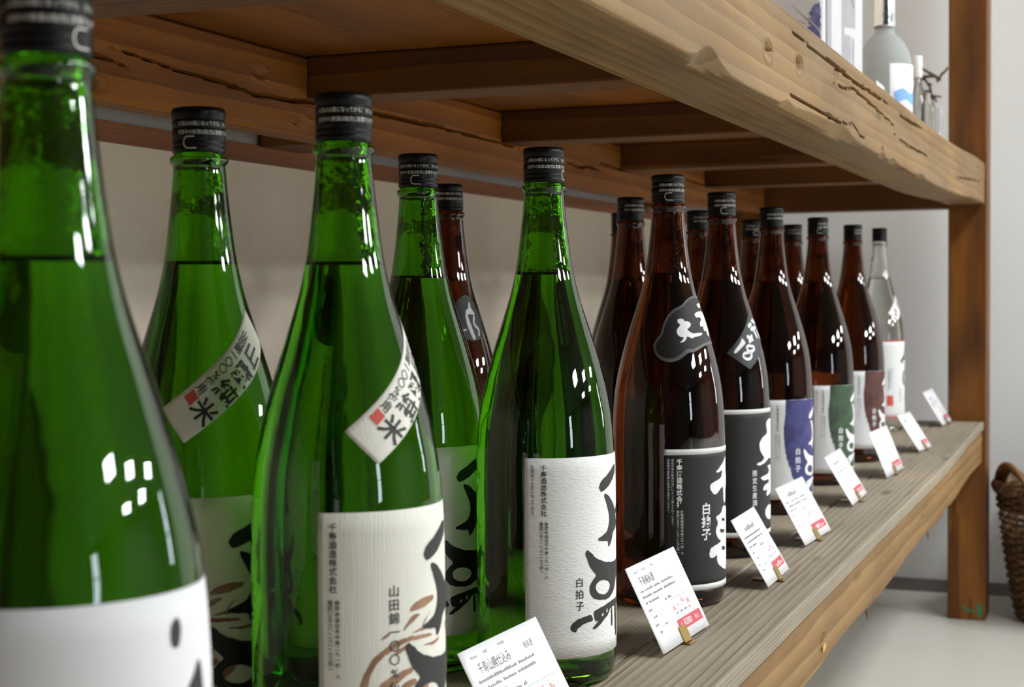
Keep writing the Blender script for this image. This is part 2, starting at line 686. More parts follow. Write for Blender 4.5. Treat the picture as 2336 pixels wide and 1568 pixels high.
# wooden rail along the back wall under the shelf
v, f = merge([boxv(-.8, 3.60, WALLY - .006, WALLY, 0.424, 0.442)])
struct(obj('trim_1', v, f, 'wood_rail'))
struct(box('wall_shade_sheet', -.8, 3.60, WALLY - .003, WALLY, 0.4422, 0.62, 'wall_shade_grey'))  # thin sheet added over the wall; its grey carries the shade above the rail

# ceiling lamps
for i, (x, y, sx, sy) in enumerate(FAR_LAMPS + NEAR_LAMPS):
    far = i < len(FAR_LAMPS)
    where = ['first', 'second', 'third', 'fourth', 'fifth'][i] + ' panel lamp of the far ceiling rows' if far else ['panel lamp on the ceiling near the shelf start', 'panel lamp on the ceiling near the shelf end'][i - 5]
    t = thing('ceiling_lamp', 'square white ' + where if far else 'long white ' + where, 'lamp', (x, y, CEIL), 0, 'ceiling lamps')
    hx, hy, w = sx / 2, sy / 2, .04
    v, f = merge([boxv(-hx - w, -hx, -hy - w, hy + w, -.05, 0), boxv(hx, hx + w, -hy - w, hy + w, -.05, 0),
                  boxv(-hx, hx, -hy - w, -hy, -.05, 0), boxv(-hx, hx, hy, hy + w, -.05, 0)])
    obj('lamp_frame', v, f, 'lamp_frame', t)
    la = bpy.data.lights.new('lamp_light', 'AREA')
    la.shape = 'RECTANGLE'
    la.size, la.size_y = sx, sy
    la.color = (0.955, 0.985, 1.0)
    la.energy = (FAR_L if far else NEAR_L) * sx * sy * math.pi
    lo = bpy.data.objects.new('lamp_light', la)
    COL.objects.link(lo)
    lo.parent = t
    lo.location = (0, 0, -.03)


# ------------------------------------------------------------------ the wooden shelf unit
def rise(x):
    """old timber: the far end of the shelf bows up a little"""
    t = max(0.0, min(1.0, (x - 2.55) / 0.75))
    return 0.014 * t * t * (3 - 2 * t)


shelf = thing('display_shelf', 'long old timber display shelf with thick hewn beams and plank decks', 'shelf', (0, 0, 0))


def seg_dist(px, pz, pts):
    best, bt = 9, 0
    for (ax, az), (bx, bz) in zip(pts[:-1], pts[1:]):
        dx, dz = bx - ax, bz - az
        t = max(0, min(1, ((px - ax) * dx + (pz - az) * dz) / (dx * dx + dz * dz)))
        q = math.hypot(px - ax - dx * t, pz - az - dz * t)
        if q < best:
            best = q
    return best


def hewn(name, mat, xs, y0, y1, z0, z1, nz, ny, face='front', cracks=(), knots=(), chips=(), rough=0.0012, seed=0.0, lift=False, wave=0.0):
    """beam along x as a closed grid; `face` is the side (y0 'front' or y0 inner) carrying cracks"""
    ring = []
    for i in range(nz):
        ring.append((y0, z1 - (z1 - z0) * i / nz, 'f'))
    for i in range(ny):
        ring.append((y0 + (y1 - y0) * i / ny, z0, 'b'))
    for i in range(3):
        ring.append((y1, z0 + (z1 - z0) * i / 3, 'k'))
    for i in range(3):
        ring.append((y1 - (y1 - y0) * i / 3, z1, 't'))
    n = len(ring)
    V, Fc = [], []
    for x in xs:
        bev = 0.002 + 0.0015 * noise.noise((x * 9, seed, 0))
        for cx, wd, dp in chips:
            bev += dp * math.exp(-((x - cx) / wd) ** 2)
        wob = wave * noise.noise((x * 2.3, seed + 4, 1))
        for (y, z, s) in ring:
            p = Vector((x, y, z))
            if s == 'b' or (s == 'f' and z < z0 + (z1 - z0) * .4):
                p.z += wob
            # edge wear on the lower front arris
            q = (p.y - y0) + (p.z - z0)
            if q < bev:
                p.y += (bev - q) / 2
                p.z += (bev - q) / 2
            q = (p.y - y0) + (z1 - p.z)
            if q < .003:
                p.y += (.003 - q) / 2
                p.z -= (.003 - q) / 2
            a = noise.noise((x * 5, p.y * 30 + seed, p.z * 30)) + .5 * noise.noise((x * 22, p.y * 60 + seed, p.z * 60))
            if s == 'f':
                p.y += rough * a
                for pts, w, dp in cracks:
                    if pts[0][0] - w < x < pts[-1][0] + w:
                        dd = seg_dist(x, z, pts)
                        tt = (x - pts[0][0] + w) / (pts[-1][0] - pts[0][0] + 2 * w)
                        dd /= max(.25, math.sin(math.pi * max(0, min(1, tt))) ** .6 * (.75 + .5 * noise.noise((x * 40, seed, 3))))
                        if dd < w:
                            e = min(1, (x - pts[0][0] + w) / .03, (pts[-1][0] + w - x) / .03)
                            p.y += dp * max(0, e) * min(1, 2.2 * (1 - dd / w))
                for kx, kz, kr, dp in knots:
                    dd = math.hypot((x - kx) * .55, z - kz) / kr
                    if dd < 1:
                        p.y += dp * (math.cos(dd * math.pi) * .5 + .5) * (1 if dd < .45 else .6) - .001 * math.exp(-((dd - .8) / .15) ** 2)
            elif s == 'b':
                p.z += rough * a
            if lift:
                p.z += rise(x)
            V.append(p)
    m = len(xs)
    for i in range(m - 1):
        for k in range(n):
            k2 = (k + 1) % n
            Fc.append((i * n + k, i * n + k2, (i + 1) * n + k2, (i + 1) * n + k))
    Fc.append(tuple(range(n))[::-1])
    Fc.append(tuple((m - 1) * n + k for k in range(n)))
    return obj(name, V, Fc, mat, shelf, smooth=False)


def xrange(x0, x1, dx):
    k = max(1, int(round((x1 - x0) / dx)))
    return [x0 + (x1 - x0) * i / k for i in range(k + 1)]


POSTX, POSTX1 = 3.340, 3.430
xs = xrange(-.40, .60, .1)[:-1] + xrange(.60, 2.2, .0045)[:-1] + xrange(2.2, POSTX, .009)
cr = [([(1.375, .517), (1.463, .515), (1.578, .515), (1.721, .514), (1.962, .516)], .0028, .013),
      ([(1.353, .462), (1.428, .461), (1.515, .461), (1.611, .461), (1.664, .463)], .0026, .013),
      ([(1.578, .496), (1.640, .4985), (1.701, .505), (1.867, .501), (2.039, .495)], .0017, .010),
      ([(2.013, .485), (2.152, .482), (2.398, .486)], .0018, .010),
      ([(2.066, .514), (2.151, .515), (2.309, .519)], .0024, .014),
      ([(1.664, .463), (1.70, .468), (1.74, .460), (1.80, .458)], .0014, .008),
      ([(1.27, .490), (1.30, .489)], .0012, .010),
      ([(2.775, .478), (3.0, .482), (3.252, .488)], .0015, .007)]
kn = [(1.280, .487, .013, .004), (1.411, .493, .012, .007), (1.919, .456, .008, .005), (1.595, .509, .008, .002)]
hewn('front_beam', 'wood_front_beam', xs, .278, .352, .448, .533, 46, 12, cracks=cr, knots=kn,
     chips=[(1.088, .035, .013), (1.50, .10, .007), (1.64, .07, .009), (1.36, .02, .004), (1.93, .02, .005), (2.02, .03, .005), (2.3, .04, .004)], seed=1.3, lift=True, rough=.0010)
# lower front beam
hewn('lower_front_beam', 'wood_lower_beam', xrange(-.40, .9, .1)[:-1] + xrange(.9, POSTX, .010), .282, .35, -.086, -.0175, 26, 6,
     cracks=[([(2.35, -.036), (2.7, -.028), (3.2, -.022)], .003, .004)], knots=[(1.55, -.06, .010, .005), (2.35, -.05, .010, .003)],
     chips=[(1.7, .12, .006), (2.3, .2, .008), (3.0, .2, .006), (2.68, .05, .006)], seed=7.7, lift=True, wave=.006, rough=.0015)
# back beam under the upper deck
bc = [([(.80, .478), (.989, .473), (1.01, .471), (1.027, .470), (1.036, .467)], .0030, .018),
      ([(1.013, .481), (1.046, .479), (1.077, .477), (1.109, .4745), (1.143, .474), (1.178, .473), (1.205, .471), (1.228, .469), (1.264, .470), (1.295, .470), (1.329, .474), (1.50, .477), (1.631, .478), (1.718, .477), (1.805, .476), (1.892, .473)], .0026, .016),
      ([(2.058, .471), (2.124, .466), (2.162, .471), (2.235, .468)], .0024, .014),
      ([(2.212, .480), (2.368, .476)], .0022, .012), ([(2.69, .485), (2.86, .479)], .0022, .012)]
bk = [(1.238, .490, .010, .003), (1.30, .452, .006, .003), (.995, .449, .010, .004), (1.33, .462, .008, .002)]
hewn('back_beam', 'wood_back_beam', xrange(-.40, .80, .1)[:-1] + xrange(.80, 2.3, .006)[:-1] + xrange(2.3, POSTX, .012), 0.735, .766, .4395, .516, 46, 5, cracks=bc, knots=bk,
     chips=[(1.0, .3, .004)], seed=3.1, lift=True, rough=.0008)
# upper deck boards
for y0, y1 in [(.3535, .4735), (.4745, .6255), (.6265, .7660)]:
    X = xrange(-.40, POSTX, .12)
    V, Fc = [], []
    for x in X:
        for y, z in [(y0, .5165), (y1, .5165), (y1, .5345), (y0, .5345)]:
            V.append((x, y, z + rise(x)))
    for i in range(len(X) - 1):
        for k in range(4):
            Fc.append((i * 4 + k, i * 4 + (k + 1) % 4, i * 4 + 4 + (k + 1) % 4, i * 4 + 4 + k))
    Fc += [(3, 2, 1, 0), tuple(len(V) - 4 + k for k in range(4))]
    obj('deck_board', V, Fc, 'wood_deck', shelf)
# joists
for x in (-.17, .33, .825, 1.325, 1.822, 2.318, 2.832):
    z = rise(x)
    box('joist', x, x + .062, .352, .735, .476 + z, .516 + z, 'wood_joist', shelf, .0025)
box('end_rail', POSTX + .004, POSTX + .07, .3515, .735, .4555, .5295, 'wood_joist', shelf, .002)
box('end_rail', -.47, -.405, .3515, .735, .4455, .5165, 'wood_joist', shelf, .002)
box('spacer_block', 1.405, 1.49, .7665, .8355, .4405, .478, 'wood_joist', shelf, .002)
box('spacer_block', 2.70, 2.79, .7665, .8355, .440, .478, 'wood_joist', shelf, .002)
# lower deck planks
for i, (y0, y1) in enumerate([(.278, .3690), (.3705, .4930), (.4945, .6190), (.6205, .7900)]):
    X = xrange(-.40, POSTX - .001, .06)
    V, Fc = [], []
    rnd = random.Random(i)
    for x in X:
        zz = rise(x) + .0006 * noise.noise((x * 3, i * 5.0, 0)) - .0004
        e = .0022
        yj = .0007 * noise.noise((x * 6, i * 3.0, 2))
        for y, z in [(y0 + yj, -.0150), (y1 + yj, -.0150), (y1 + yj, -e), (y1 + yj - e, 0), (y0 + yj + e, 0), (y0 + yj, -e)]:
            V.append((x, y, z + zz))
    for j in range(len(X) - 1):
        for k in range(6):
            Fc.append((j * 6 + k, j * 6 + (k + 1) % 6, j * 6 + 6 + (k + 1) % 6, j * 6 + 6 + k))
    Fc += [(5, 4, 3, 2, 1, 0), tuple(len(V) - 6 + k for k in range(6))]
    obj('shelf_plank', V, Fc, 'wood_plank_a' if i % 2 == 0 else 'wood_plank_b', shelf)
for x in (.0, .9, 1.8, 2.7):
    box('lower_joist', x, x + .06, .351, .735, -.075 + rise(x), -.016 + rise(x), 'wood_joist', shelf, .002)
box('lower_back_beam', -.40, POSTX, .735, .79, -.086, -.016, 'wood_back_beam', shelf, .003)
# posts
for x0 in (POSTX, -.49):
    box('post', x0, x0 + .09, .2735, .3505, FLOOR, 1.55, 'wood_post', shelf, .0035)
    box('post', x0, x0 + .09, .7355, .812, FLOOR, 1.55, 'wood_post', shelf, .0035)
# splinters under the lower beam
for x, dz, dx in [(2.47, .012, -.004), (1.86, .016, .003)]:
    v, f = tube([(x, .290, -.080), (x + dx, .288, -.088 - dz * .5), (x + dx * 2, .287, -.088 - dz)], [.0012, .0010, .0003], 5)
    obj('splinter', v, f, 'wood_post', shelf)
# green paint smear at the foot of the end post, yellow dab on the lower beam
px = POSTX - .0004
pm = []
for pts in [[(.282, -.395), (.290, -.392), (.289, -.372), (.293, -.368), (.289, -.364), (.284, -.366), (.279, -.372), (.281, -.385)],
            [(.291, -.380), (.302, -.379), (.314, -.373), (.322, -.372), (.318, -.377), (.305, -.383), (.292, -.384)]]:
    q, t = tess(ragged(smoothpoly(pts, 1), .0008, .003, 5))
    pm.append((q, t))
V, Fc = merge(pm)
obj('paint_mark', [(px, a, b) for a, b in V], Fc, 'paint_green', shelf)
q, t = tess(ragged(smoothpoly([(1.535, -.066), (1.550, -.062), (1.556, -.067), (1.542, -.072)], 1), .001, .004, 2))
obj('paint_mark', [(a, .2803, b) for a, b in q], t, 'paint_yellow', shelf)

# ------------------------------------------------------------------ bottles
_P = [(0, .0470), (.004, .0505), (.012, .0525), (.150, .0525), (.166, .0522), (.1826, .0512), (.1995, .0496), (.216, .0464), (.233, .0422),
      (.250, .0372), (.267, .0319), (.286, .0258), (.299, .0226), (.311, .0205), (.324, .0188), (.3365, .0173), (.349, .01605), (.362, .0150), (.400, .0145)]


def _raw(z):
    if z <= 0:
        return _P[0][1]
    for (a, ra), (b, rb) in zip(_P[:-1], _P[1:]):
        if z <= b:
            return ra + (rb - ra) * (z - a) / (b - a)
    return _P[-1][1]


_TAB = []
for i in range(401):
    z = i * .001
    if z < .02:
        _TAB.append(_raw(z))
    else:
        w = .008
        _TAB.append(sum(_raw(z + w * (k / 6.0)) for k in range(-6, 7)) / 13)


def R(z):
    z = max(0, min(.3999, z)) * 1000
    i = int(z)
    return _TAB[i] + (_TAB[i + 1] - _TAB[i]) * (z - i)


def mapper(a0=0.0, zoff=0.0, k=1.0, rref=52.5):
    """label coordinates (u mm from the left edge at azimuth a0, z mm) -> bottle surface"""
    def fn(u_, z_, eps):
        a = rad(a0) + u_ / rref
        z = z_ * .001
        rr = R(z) * k + eps
        return (rr * math.cos(a), rr * math.sin(a), z)
    return fn


def deg(k=1.0):
    """(azimuth degrees, z mm) -> bottle surface"""
    def fn(a_, z_, eps):
        z = z_ * .001
        rr = R(z) * k + eps
        return (rr * math.cos(rad(a_)), rr * math.sin(rad(a_)), z)
    return fn


CAP = [(.0, .3968), (.0128, .3970), (.0146, .3965), (.0153, .3950), (.0154, .3905), (.0148, .3900), (.0151, .3893), (.0153, .3888), (.0153, .3856),
       (.0150, .3852), (.0150, .3846), (.0153, .3842), (.0154, .3778), (.0151, .3773), (.0154, .3768), (.0154, .3750), (.0150, .3745), (.0154, .3739), (.0154, .3712), (.0146, .3706)]


def cap_mesh():
    seg = 96
    V, Fc, rows = lathe([(rr, z) for rr, z in CAP[::-1]], seg)
    out = []
    for x, y, z in V:
        rr = math.hypot(x, y)
        if .3908 < z < .3952 and rr > .015:
            a = math.atan2(y, x)
            s = 1 + .014 * math.cos(a * 48 * 1.0)
            x, y = x * s, y * s
        out.append((x, y, z))
    return out, Fc


def ringtext(s, rr, z, h, a0, spin=1.0, squeeze=.8):
    V, Fc = htext(s, 0, 0, h, squeeze)
    w = max(p[0] for p in V)
    return [(rr * math.cos(rad(a0) + (x) / rr), rr * math.sin(rad(a0) + (x) / rr), z + y) for x, y in V], Fc


def bottle(name, label, x, y, z0, col, liq=.301, k=1.0, cap_az=None, text_az=150, tab=None, group=None, text=True, seg=72):
    t = thing(name, label, 'bottle', (x, y, z0), 0, group)
    # glass: outside from the punt up, over the lip, then down the inside to the drink
    outer = [(0, .007), (.022, .006), (.036, .0025), (.0445, .0003)]
    z = .0
    while z < .3625:
        outer.append((R(z) * k, z))
        z += .002 if z < .014 else .0055
    outer += [(.0149 * k, .3632), (.0155 * k, .3640), (.0166 * k, .3653), (.0169 * k, .3668), (.0166 * k, .3682), (.0152 * k, .3692), (.0144 * k, .3700), (.0141 * k, .3780), (.0141 * k, .3905), (.0132 * k, .3925), (.0118 * k, .3925), (.0108 * k, .3900)]
    n_out = len(outer) - 1
    wall = .0030
    inner = []
    z = .385
    while z > liq + .005:
        inner.append((max(.0098, R(z) * k - wall - (.0012 if z > .34 else 0)), z))
        z -= .006
    rl = R(liq) * k - wall
    inner.append((rl, liq + .0022))
    V, Fc, rows = lathe(outer + inner, seg)
    cut = rows[n_out - 2][1]
    g = obj('glass', V, Fc, [col, 'glass_inner'], t, True, [0 if i < cut else 1 for i in range(len(Fc))])
    # drink
    side = [(0, .0100), (.020, .0095), (.036, .0070), (.0465 * k - .001, .0062)]
    z = .012
    while z < liq - .003:
        side.append((R(z) * k - wall, z))
        z += .0065
    side.append((rl, liq))
    side += [(rl, liq + .0022)]
    V, Fc, rows = lathe(side + [(rl - .0006, liq + .0010), (rl - .0016, liq + .0003), (rl - .0030, liq), (0, liq)], seg)
    cut = rows[-4][0]
    me = [0 if i < cut else 1 for i in range(len(Fc))]
    lq = obj('drink', V, Fc, ['liquid_side', 'liquid_top'], t, True, me)
    for p in list(lq.data.polygons)[rows[-1][0]:]:
        p.use_smooth = False
    # cap
    V, Fc = cap_mesh()
    if k != 1.0:
        V = [(a * k, b * k, c) for a, b, c in V]
    cp = obj('cap', V, Fc, 'cap_black', t, True)
    if text:
        s1 = 'お酒は20歳になってから。 おいしく適量を。お酒は20歳になってから。'
        s2 = '妊娠中の飲酒は胎児に影響するおそれがありますので、気をつけましょう。'
        v1, f1 = ringtext(s1, .01545 * k, .3860, .0029, text_az)
        v2, f2 = ringtext(s2, .01555 * k, .3810, .0029, text_az)
        V, Fc = merge([(v1, f1), (v2, f2)])
        obj('cap_lettering', V, Fc, 'cap_print', cp)
    if tab is not None:
        pts = []
        for i in range(13):
            a = math.pi / 2 + math.pi * i / 12
            pts.append((2.4 * math.cos(a), 3.3 * math.sin(a)))
        pts = [(4.2, 3.3)] + pts + [(5.2, -3.3)]
        q = stroke(pts, .55)
        pp, tt = tess(q)
        fn = lambda u_, v_, e: ((.0156 * k) * math.cos(rad(tab) + u_ / 15.5), (.0156 * k) * math.sin(rad(tab) + u_ / 15.5), .3762 + v_ * .001)
        mapmesh('tear_tab', [(pp, tt)], fn, 'cap_print', cp, 1.0)
    return t


def patch(name, fn, u0, u1, z0, z1, mat, parent, eps, nu=48, nz=14, back=.00012):
    """thin curved paper with its own thickness"""
    V, Fc = [], []
    for e in (eps, eps - back):
        for j in range(nz + 1):
            for i in range(nu + 1):
                V.append(fn(u0 + (u1 - u0) * i / nu, z0 + (z1 - z0) * j / nz, e))
    n = (nu + 1) * (nz + 1)
    for j in range(nz):
        for i in range(nu):
            a = j * (nu + 1) + i
            Fc.append((a, a + 1, a + nu + 2, a + nu + 1))
            Fc.append((n + a, n + a + nu + 1, n + a + nu + 2, n + a + 1))
    rim = [i for i in range(nu + 1)] + [j * (nu + 1) + nu for j in range(1, nz + 1)] + [nz * (nu + 1) + i for i in range(nu - 1, -1, -1)] + [j * (nu + 1) for j in range(nz - 1, 0, -1)]
    for a, b in zip(rim, rim[1:] + rim[:1]):
        Fc.append((b, a, n + a, n + b))
    return obj(name, V, Fc, mat, parent, True)


def polymesh(name, polys, fn, mat, parent, eps, step=3.0, sm=1, rag=None):
    parts = []
    for i, p in enumerate(polys):
        outer, holes = (p[0], p[1]) if isinstance(p[0], list) else (p, [])
        o_ = smoothpoly(outer, sm)
        if rag:
            o_ = ragged(o_, rag[0], rag[1], i)
        parts.append(tess(o_, [smoothpoly(h, sm) for h in holes]))
    return mapmesh(name, parts, fn, mat, parent, step, eps)


# the brush calligraphy of the maker (u mm from label left, z mm), traced left half, simple strokes for the far half
S1 = [(85.7, 161.6), (86.9, 155.5), (79.8, 150.4), (73.1, 146.4), (65.8, 143.1), (62.3, 142.3), (59.8, 143.7), (59.0, 146.7), (61.9, 150.5), (69.5, 153.9), (76.7, 157.8)]
S2 = [(65.8, 140.7), (70.4, 139.4), (76.0, 135.4), (82.4, 129.8), (88.2, 123.1), (90.0, 118.0), (86.5, 112.5), (79.1, 110.1), (76.6, 104.5), (71.3, 99.9), (70.1, 105.4), (64.4, 105.6), (57.8, 107.0), (58.4, 108.7), (65.5, 110.8), (70.1, 113.7), (72.8, 119.2), (71.6, 126.5), (67.9, 134.0), (65.3, 139.0)]
S3 = [(46.8, 101.4), (50.5, 99.1), (54.3, 95.1), (60.4, 92.0), (68.6, 89.7), (78.8, 88.5), (90, 88.5), (100, 91), (104, 88), (96, 82), (89.2, 76.1), (85.4, 72.0), (80.4, 67.0), (75.0, 63.8), (68.4, 62.0), (58.4, 63.0), (51.8, 65.6), (49.1, 70.0), (49.1, 74.1), (51.9, 78.5), (55.9, 81.5), (53.5, 84.1), (49.7, 88.1), (47.5, 93.0), (45.4, 98.4)]
S3H = [(55.1, 74.6), (58.5, 77.0), (64.1, 77.4), (71.0, 75.1), (73.7, 71.7), (70.9, 68.0), (65.1, 66.0), (58.4, 67.7), (55.0, 71.1)]
S4 = [(32.7, 46.0), (35.8, 49.8), (41.7, 52.2), (50.1, 53.6), (52.0, 50.4), (51.7, 48.7), (45.8, 47.7), (41.7, 46.4), (38.4, 44.4), (37.1, 41.6), (34.5, 42.7), (33.4, 43.1)]
S5 = [(52.5, 55.6), (60.1, 57.4), (70.8, 59.2), (80.3, 60.4), (86.3, 59.9), (98, 63), (100, 58), (86.2, 55.1), (73.5, 55.1), (70.7, 50.9), (63.9, 47.4), (60.0, 45.1), (54.8, 42.4), (50.9, 42.9), (54.8, 45.9), (58.2, 48.3), (54.9, 47.6), (53.2, 51.4)]
S6 = [(75.0, 54.9), (77.2, 54.4), (78.0, 41.2), (74.8, 41.2)]
S7 = [(82.0, 59.5), (88.6, 59.4), (88.8, 31.6), (84.4, 31.9)]
S8 = stroke([(84, 124), (96, 127), (112, 126)], [3, 6, 4])
S9 = stroke([(90, 118), (98, 108), (108, 101)], [5, 5, 1.5])
S10 = stroke([(96, 80), (103, 66), (104, 50)], [3, 5, 2])
CALL = [S1, S2, [S3, [S3H]], S4, S5, S6, S7, S8, S9, S10]
GAPS = [[(60.5, 51.8), (63.5, 53.5), (62.5, 50.2)], [(66.5, 53.2), (69, 56.2), (68.5, 52.2)]]


def shift(polys, du, dz, s=1.0, cu=60, cz=100):
    f = lambda p: [((a - cu) * s + cu + du, (b - cz) * s + cz + dz) for a, b in p]
    return [[f(p[0]), [f(h) for h in p[1]]] if isinstance(p[0], list) else f(p) for p in polys]


def columns(name, cols, fn, mat, parent, eps, offset=0.0, sx=1.0):
    for s, cx, a, b, sz in cols:
        mapmesh(name, [vtext(s, cx, a, b, sx, offset, sz)], fn, mat, parent, None, eps)


COMPANY = '千寿酒造株式会社'
ADDR = '静岡県磐田市中泉二九一四-六'
TEL = '電話〇五三八(三二)七三四一'
E1, E2, E3 = .00022, .00042, .00058

# --- nearest green bottle
b = bottle('sake_bottle', 'nearest green bottle, out of focus at the left, wide plain white label', .4403, .3451, 0, 'glass_green', .3005, text_az=165, tab=262, group='sake bottles')
fn = mapper(176)
lb = patch('label', fn, 0, 158, 28, 191, 'paper_plain', b, E1)
polymesh('calligraphy', [[(79, 180), (83, 183), (85, 179), (83, 172), (79, 173)],
                         [[(96, 168), (90, 160), (76, 150), (68, 138), (66, 122), (72, 108), (82, 104), (94, 112), (99, 130), (99, 150)], [[(79, 139), (86, 141), (91, 132), (89, 119), (82, 117), (77, 126)]]],
                         stroke([(60, 96), (75, 90), (95, 92)], [3, 7, 4]), stroke([(84, 90), (82, 70), (76, 50)], [6, 6, 2])], fn, 'ink_black', lb, E2, 3, 2)

# --- yamahai bottles: cream label, brown swirl, slanting paper strip at the shoulder
SW = [[(68.9, 129.2), (60.5, 129.5), (52.6, 127.3), (48.6, 123.6), (54.7, 123.1), (61.7, 124.6), (68.9, 126.9)],
      [(67.0, 109.3), (51.4, 110.4), (42.0, 109.6), (33.5, 105.3), (27.9, 101.3), (24.8, 96.3), (21.8, 90.4), (20.0, 78.0), (23.0, 77.0), (25.6, 90.2), (28.7, 97.5), (34.4, 102.2), (42.8, 106.5), (51.3, 108.1), (67.0, 107.7)],
      [(70.3, 114.1), (59.1, 113.9), (48.4, 111.8), (56.7, 112.0), (70.2, 111.8)],
      [(49.3, 107.0), (42.8, 104.9), (38.5, 101.7), (43.6, 102.5), (50.3, 105.3)],
      [(51.2, 94.4), (42.7, 92.7), (34.2, 89.3), (29.4, 85.3), (27, 76), (33, 80), (42.6, 88.2), (52.1, 92.0)],
      [(53.1, 87.9), (46.3, 86.8), (41.7, 83.7), (47.1, 82.8), (54.2, 85.4)],
      [(36.9, 114.1), (34.5, 112.8), (32.0, 110.0), (34.5, 110.9), (37.8, 113.2)],
      [(78.2, 106.2), (68.4, 104.3), (56.6, 104.3), (70.1, 102.4)],
      [(58, 121), (50, 117), (45, 113), (47, 117), (52, 121.5)], [(64, 120), (59, 116), (57, 112), (61, 117), (66, 121)],
      [(46, 82), (38, 78), (31, 70), (34, 71), (42, 76), (50, 79)], [(60, 84), (52, 78), (45, 68), (52, 73), (64, 81)],
      [(74, 96), (66, 90), (60, 80), (70, 86), (80, 93)], [(72, 122), (80, 126), (92, 125), (100, 119), (90, 121), (80, 121)],
      [(88, 112), (98, 108), (108, 98), (112, 86), (107, 93), (98, 102), (88, 107)]]


def yamahai(name, label, x, y, liq, a0, A, Bq, D, text_az, tab):
    b = bottle(name, label, x, y, 0, 'glass_green', liq, text_az=text_az, tab=tab, group='sake bottles')
    fn = mapper(a0)
    lb = patch('label', fn, 0, 160, 26, 177, 'paper_cream', b, E1)
    columns('lettering', [(COMPANY, 7.9, 172, 135.7, None), (ADDR, 9.9, 132.3, 91.2, 2.7), (TEL, 6.3, 132.3, 95.3, 2.7), ('山田錦一〇〇%使用', 39.8, 138.8, 74.5, 6.6)], fn, 'ink_black', lb, E3, 0.008)
    polymesh('brush_swirl', SW, fn, 'wash_brown', lb, E2, 3, 1, (.25, 1.5))
    polymesh('calligraphy', shift(CALL, 1.0, 6), fn, 'ink_black', lb, E3 + .0001, 3, 1, (.22, 1.6))
    # strip: (s, t) in the paper -> (azimuth, z)
    dg = deg()

    def sf(s_, t_, e):
        return dg(A[0] + (Bq[0] - A[0]) * t_ + D[0] * s_, A[1] + (Bq[1] - A[1]) * t_ + D[1] * s_, e)
    st = patch('shoulder_strip', sf, 0, 2.35, 0, 1, 'paper_cream', b, E1, 40, 8)
    # glyph space: x across (t), y along (s)
    wide, unit = 24.0, 39.0
    g2 = lambda x_, y_, e: sf(y_ / unit, x_ / wide, e)
    big = vtext('山廃純米', 16.6, 78, 10.5, 1.0, 0.018, 14.5)
    small = vtext('山田錦一〇〇%使用', 5.6, 77, 22, 1.0, 0.012, 6.3)
    mapmesh('lettering', [big], g2, 'ink_black', st, None, E2 + .0001)
    mapmesh('lettering', [small], g2, 'ink_black', st, None, E2 + .0001)
    sq = ragged([(2.8, 14.2), (8.8, 14.2), (8.8, 21.0), (2.8, 21.0)], .25, 1.2, 3)
    mapmesh('red_seal', [tess(sq)], g2, 'ink_red', st, None, E2 + .0001)
    return b


yamahai('sake_bottle', 'green bottle with cream swirl label, front row, slanting paper strip facing right', .7530, .3955, .304, 190.6, (206.1, 218.3), (226.6, 201.0), (39, 25), 150, None)
yamahai('sake_bottle', 'green bottle with cream swirl label, standing behind between the two nearest bottles', .7764, .5020, .306, 161.5, (183.0, 226.4), (200.4, 207.2), (39, 23.2), 165, 188)

# --- white textured label green bottles


def shiro(label, x, y, liq, a0, z0, z1, text_az, tab, cols=True):
    b = bottle('sake_bottle', label, x, y, 0, 'glass_green', liq, text_az=text_az, tab=tab, group='sake bottles')
    fn = mapper(a0)
    lb = patch('label', fn, 0, 160, z0, z1, 'paper_white', b, E1)
    dz = z1 - 169.2
    columns('lettering', [('お酒は20才になってから。', 5.9, 164.5 + dz, 125.3 + dz, 2.9), (COMPANY, 14, 164.5 + dz, 127.1 + dz, None), (ADDR, 15.8, 123 + dz, 81.4 + dz, 2.8), (TEL, 12.2, 123 + dz, 85.5 + dz, 2.8), ('白拍子', 40.4, 82.2 + dz, 56.6 + dz, 7.2)], fn, 'ink_black', lb, E3, 0.008)
    polymesh('calligraphy', shift(CALL, 0, dz), fn, 'ink_black', lb, E2, 3, 1, (.22, 1.6))
    polymesh('dry_brush_gap', shift(GAPS, 0, dz), fn, 'paper_plain', lb, E3, 3, 1, (.15, 1))
    return b


shiro('green bottle with white ribbed paper label in the middle of the front row', 1.0989, .4090, .3015, 183.5, 22.9, 169.2, 150, 268)
shiro('green bottle with white label behind, beside a black-sealed brown bottle', 1.1055, .5158, .300, 171.0, 29.5, 172.5, 140, 192)

# --- brown bottle with black label and cloud-shaped shoulder label
b = bottle('sake_bottle', 'brown bottle with black label and cloud-shaped black shoulder label', 1.4072, .4006, 0, 'glass_brown', .3035, text_az=165, tab=195, group='sake bottles')
fn = mapper(191.2)
lb = patch('label', fn, 0, 150, 16.7, 145.8, 'paper_black', b, E1)
patch('label_band', fn, 0, 150, 140.7, 145.85, 'label_band_white', lb, E2, 48, 1)
patch('label_band', fn, 0, 150, 16.6, 21.9, 'label_band_white', lb, E2, 48, 1)
columns('lettering', [('妊娠期や授乳期の飲酒はお控えください。', 3.9, 137.5, 87.1, 2.5), ('未成年者の飲酒は法律によって禁じられています。', 7.6, 137.5, 75.6, 2.5), (ADDR, 16.1, 90.6, 50.2, 2.8), (TEL, 12.3, 90.7, 51, 2.8)], fn, 'label_band_white', lb, E2, 0.004)
columns('lettering', [(COMPANY, 13.8, 137.5, 92.8, None), ('白拍子', 40.8, 96.5, 61.7, 11.2)], fn, 'ink_white', lb, E2, 0.03)
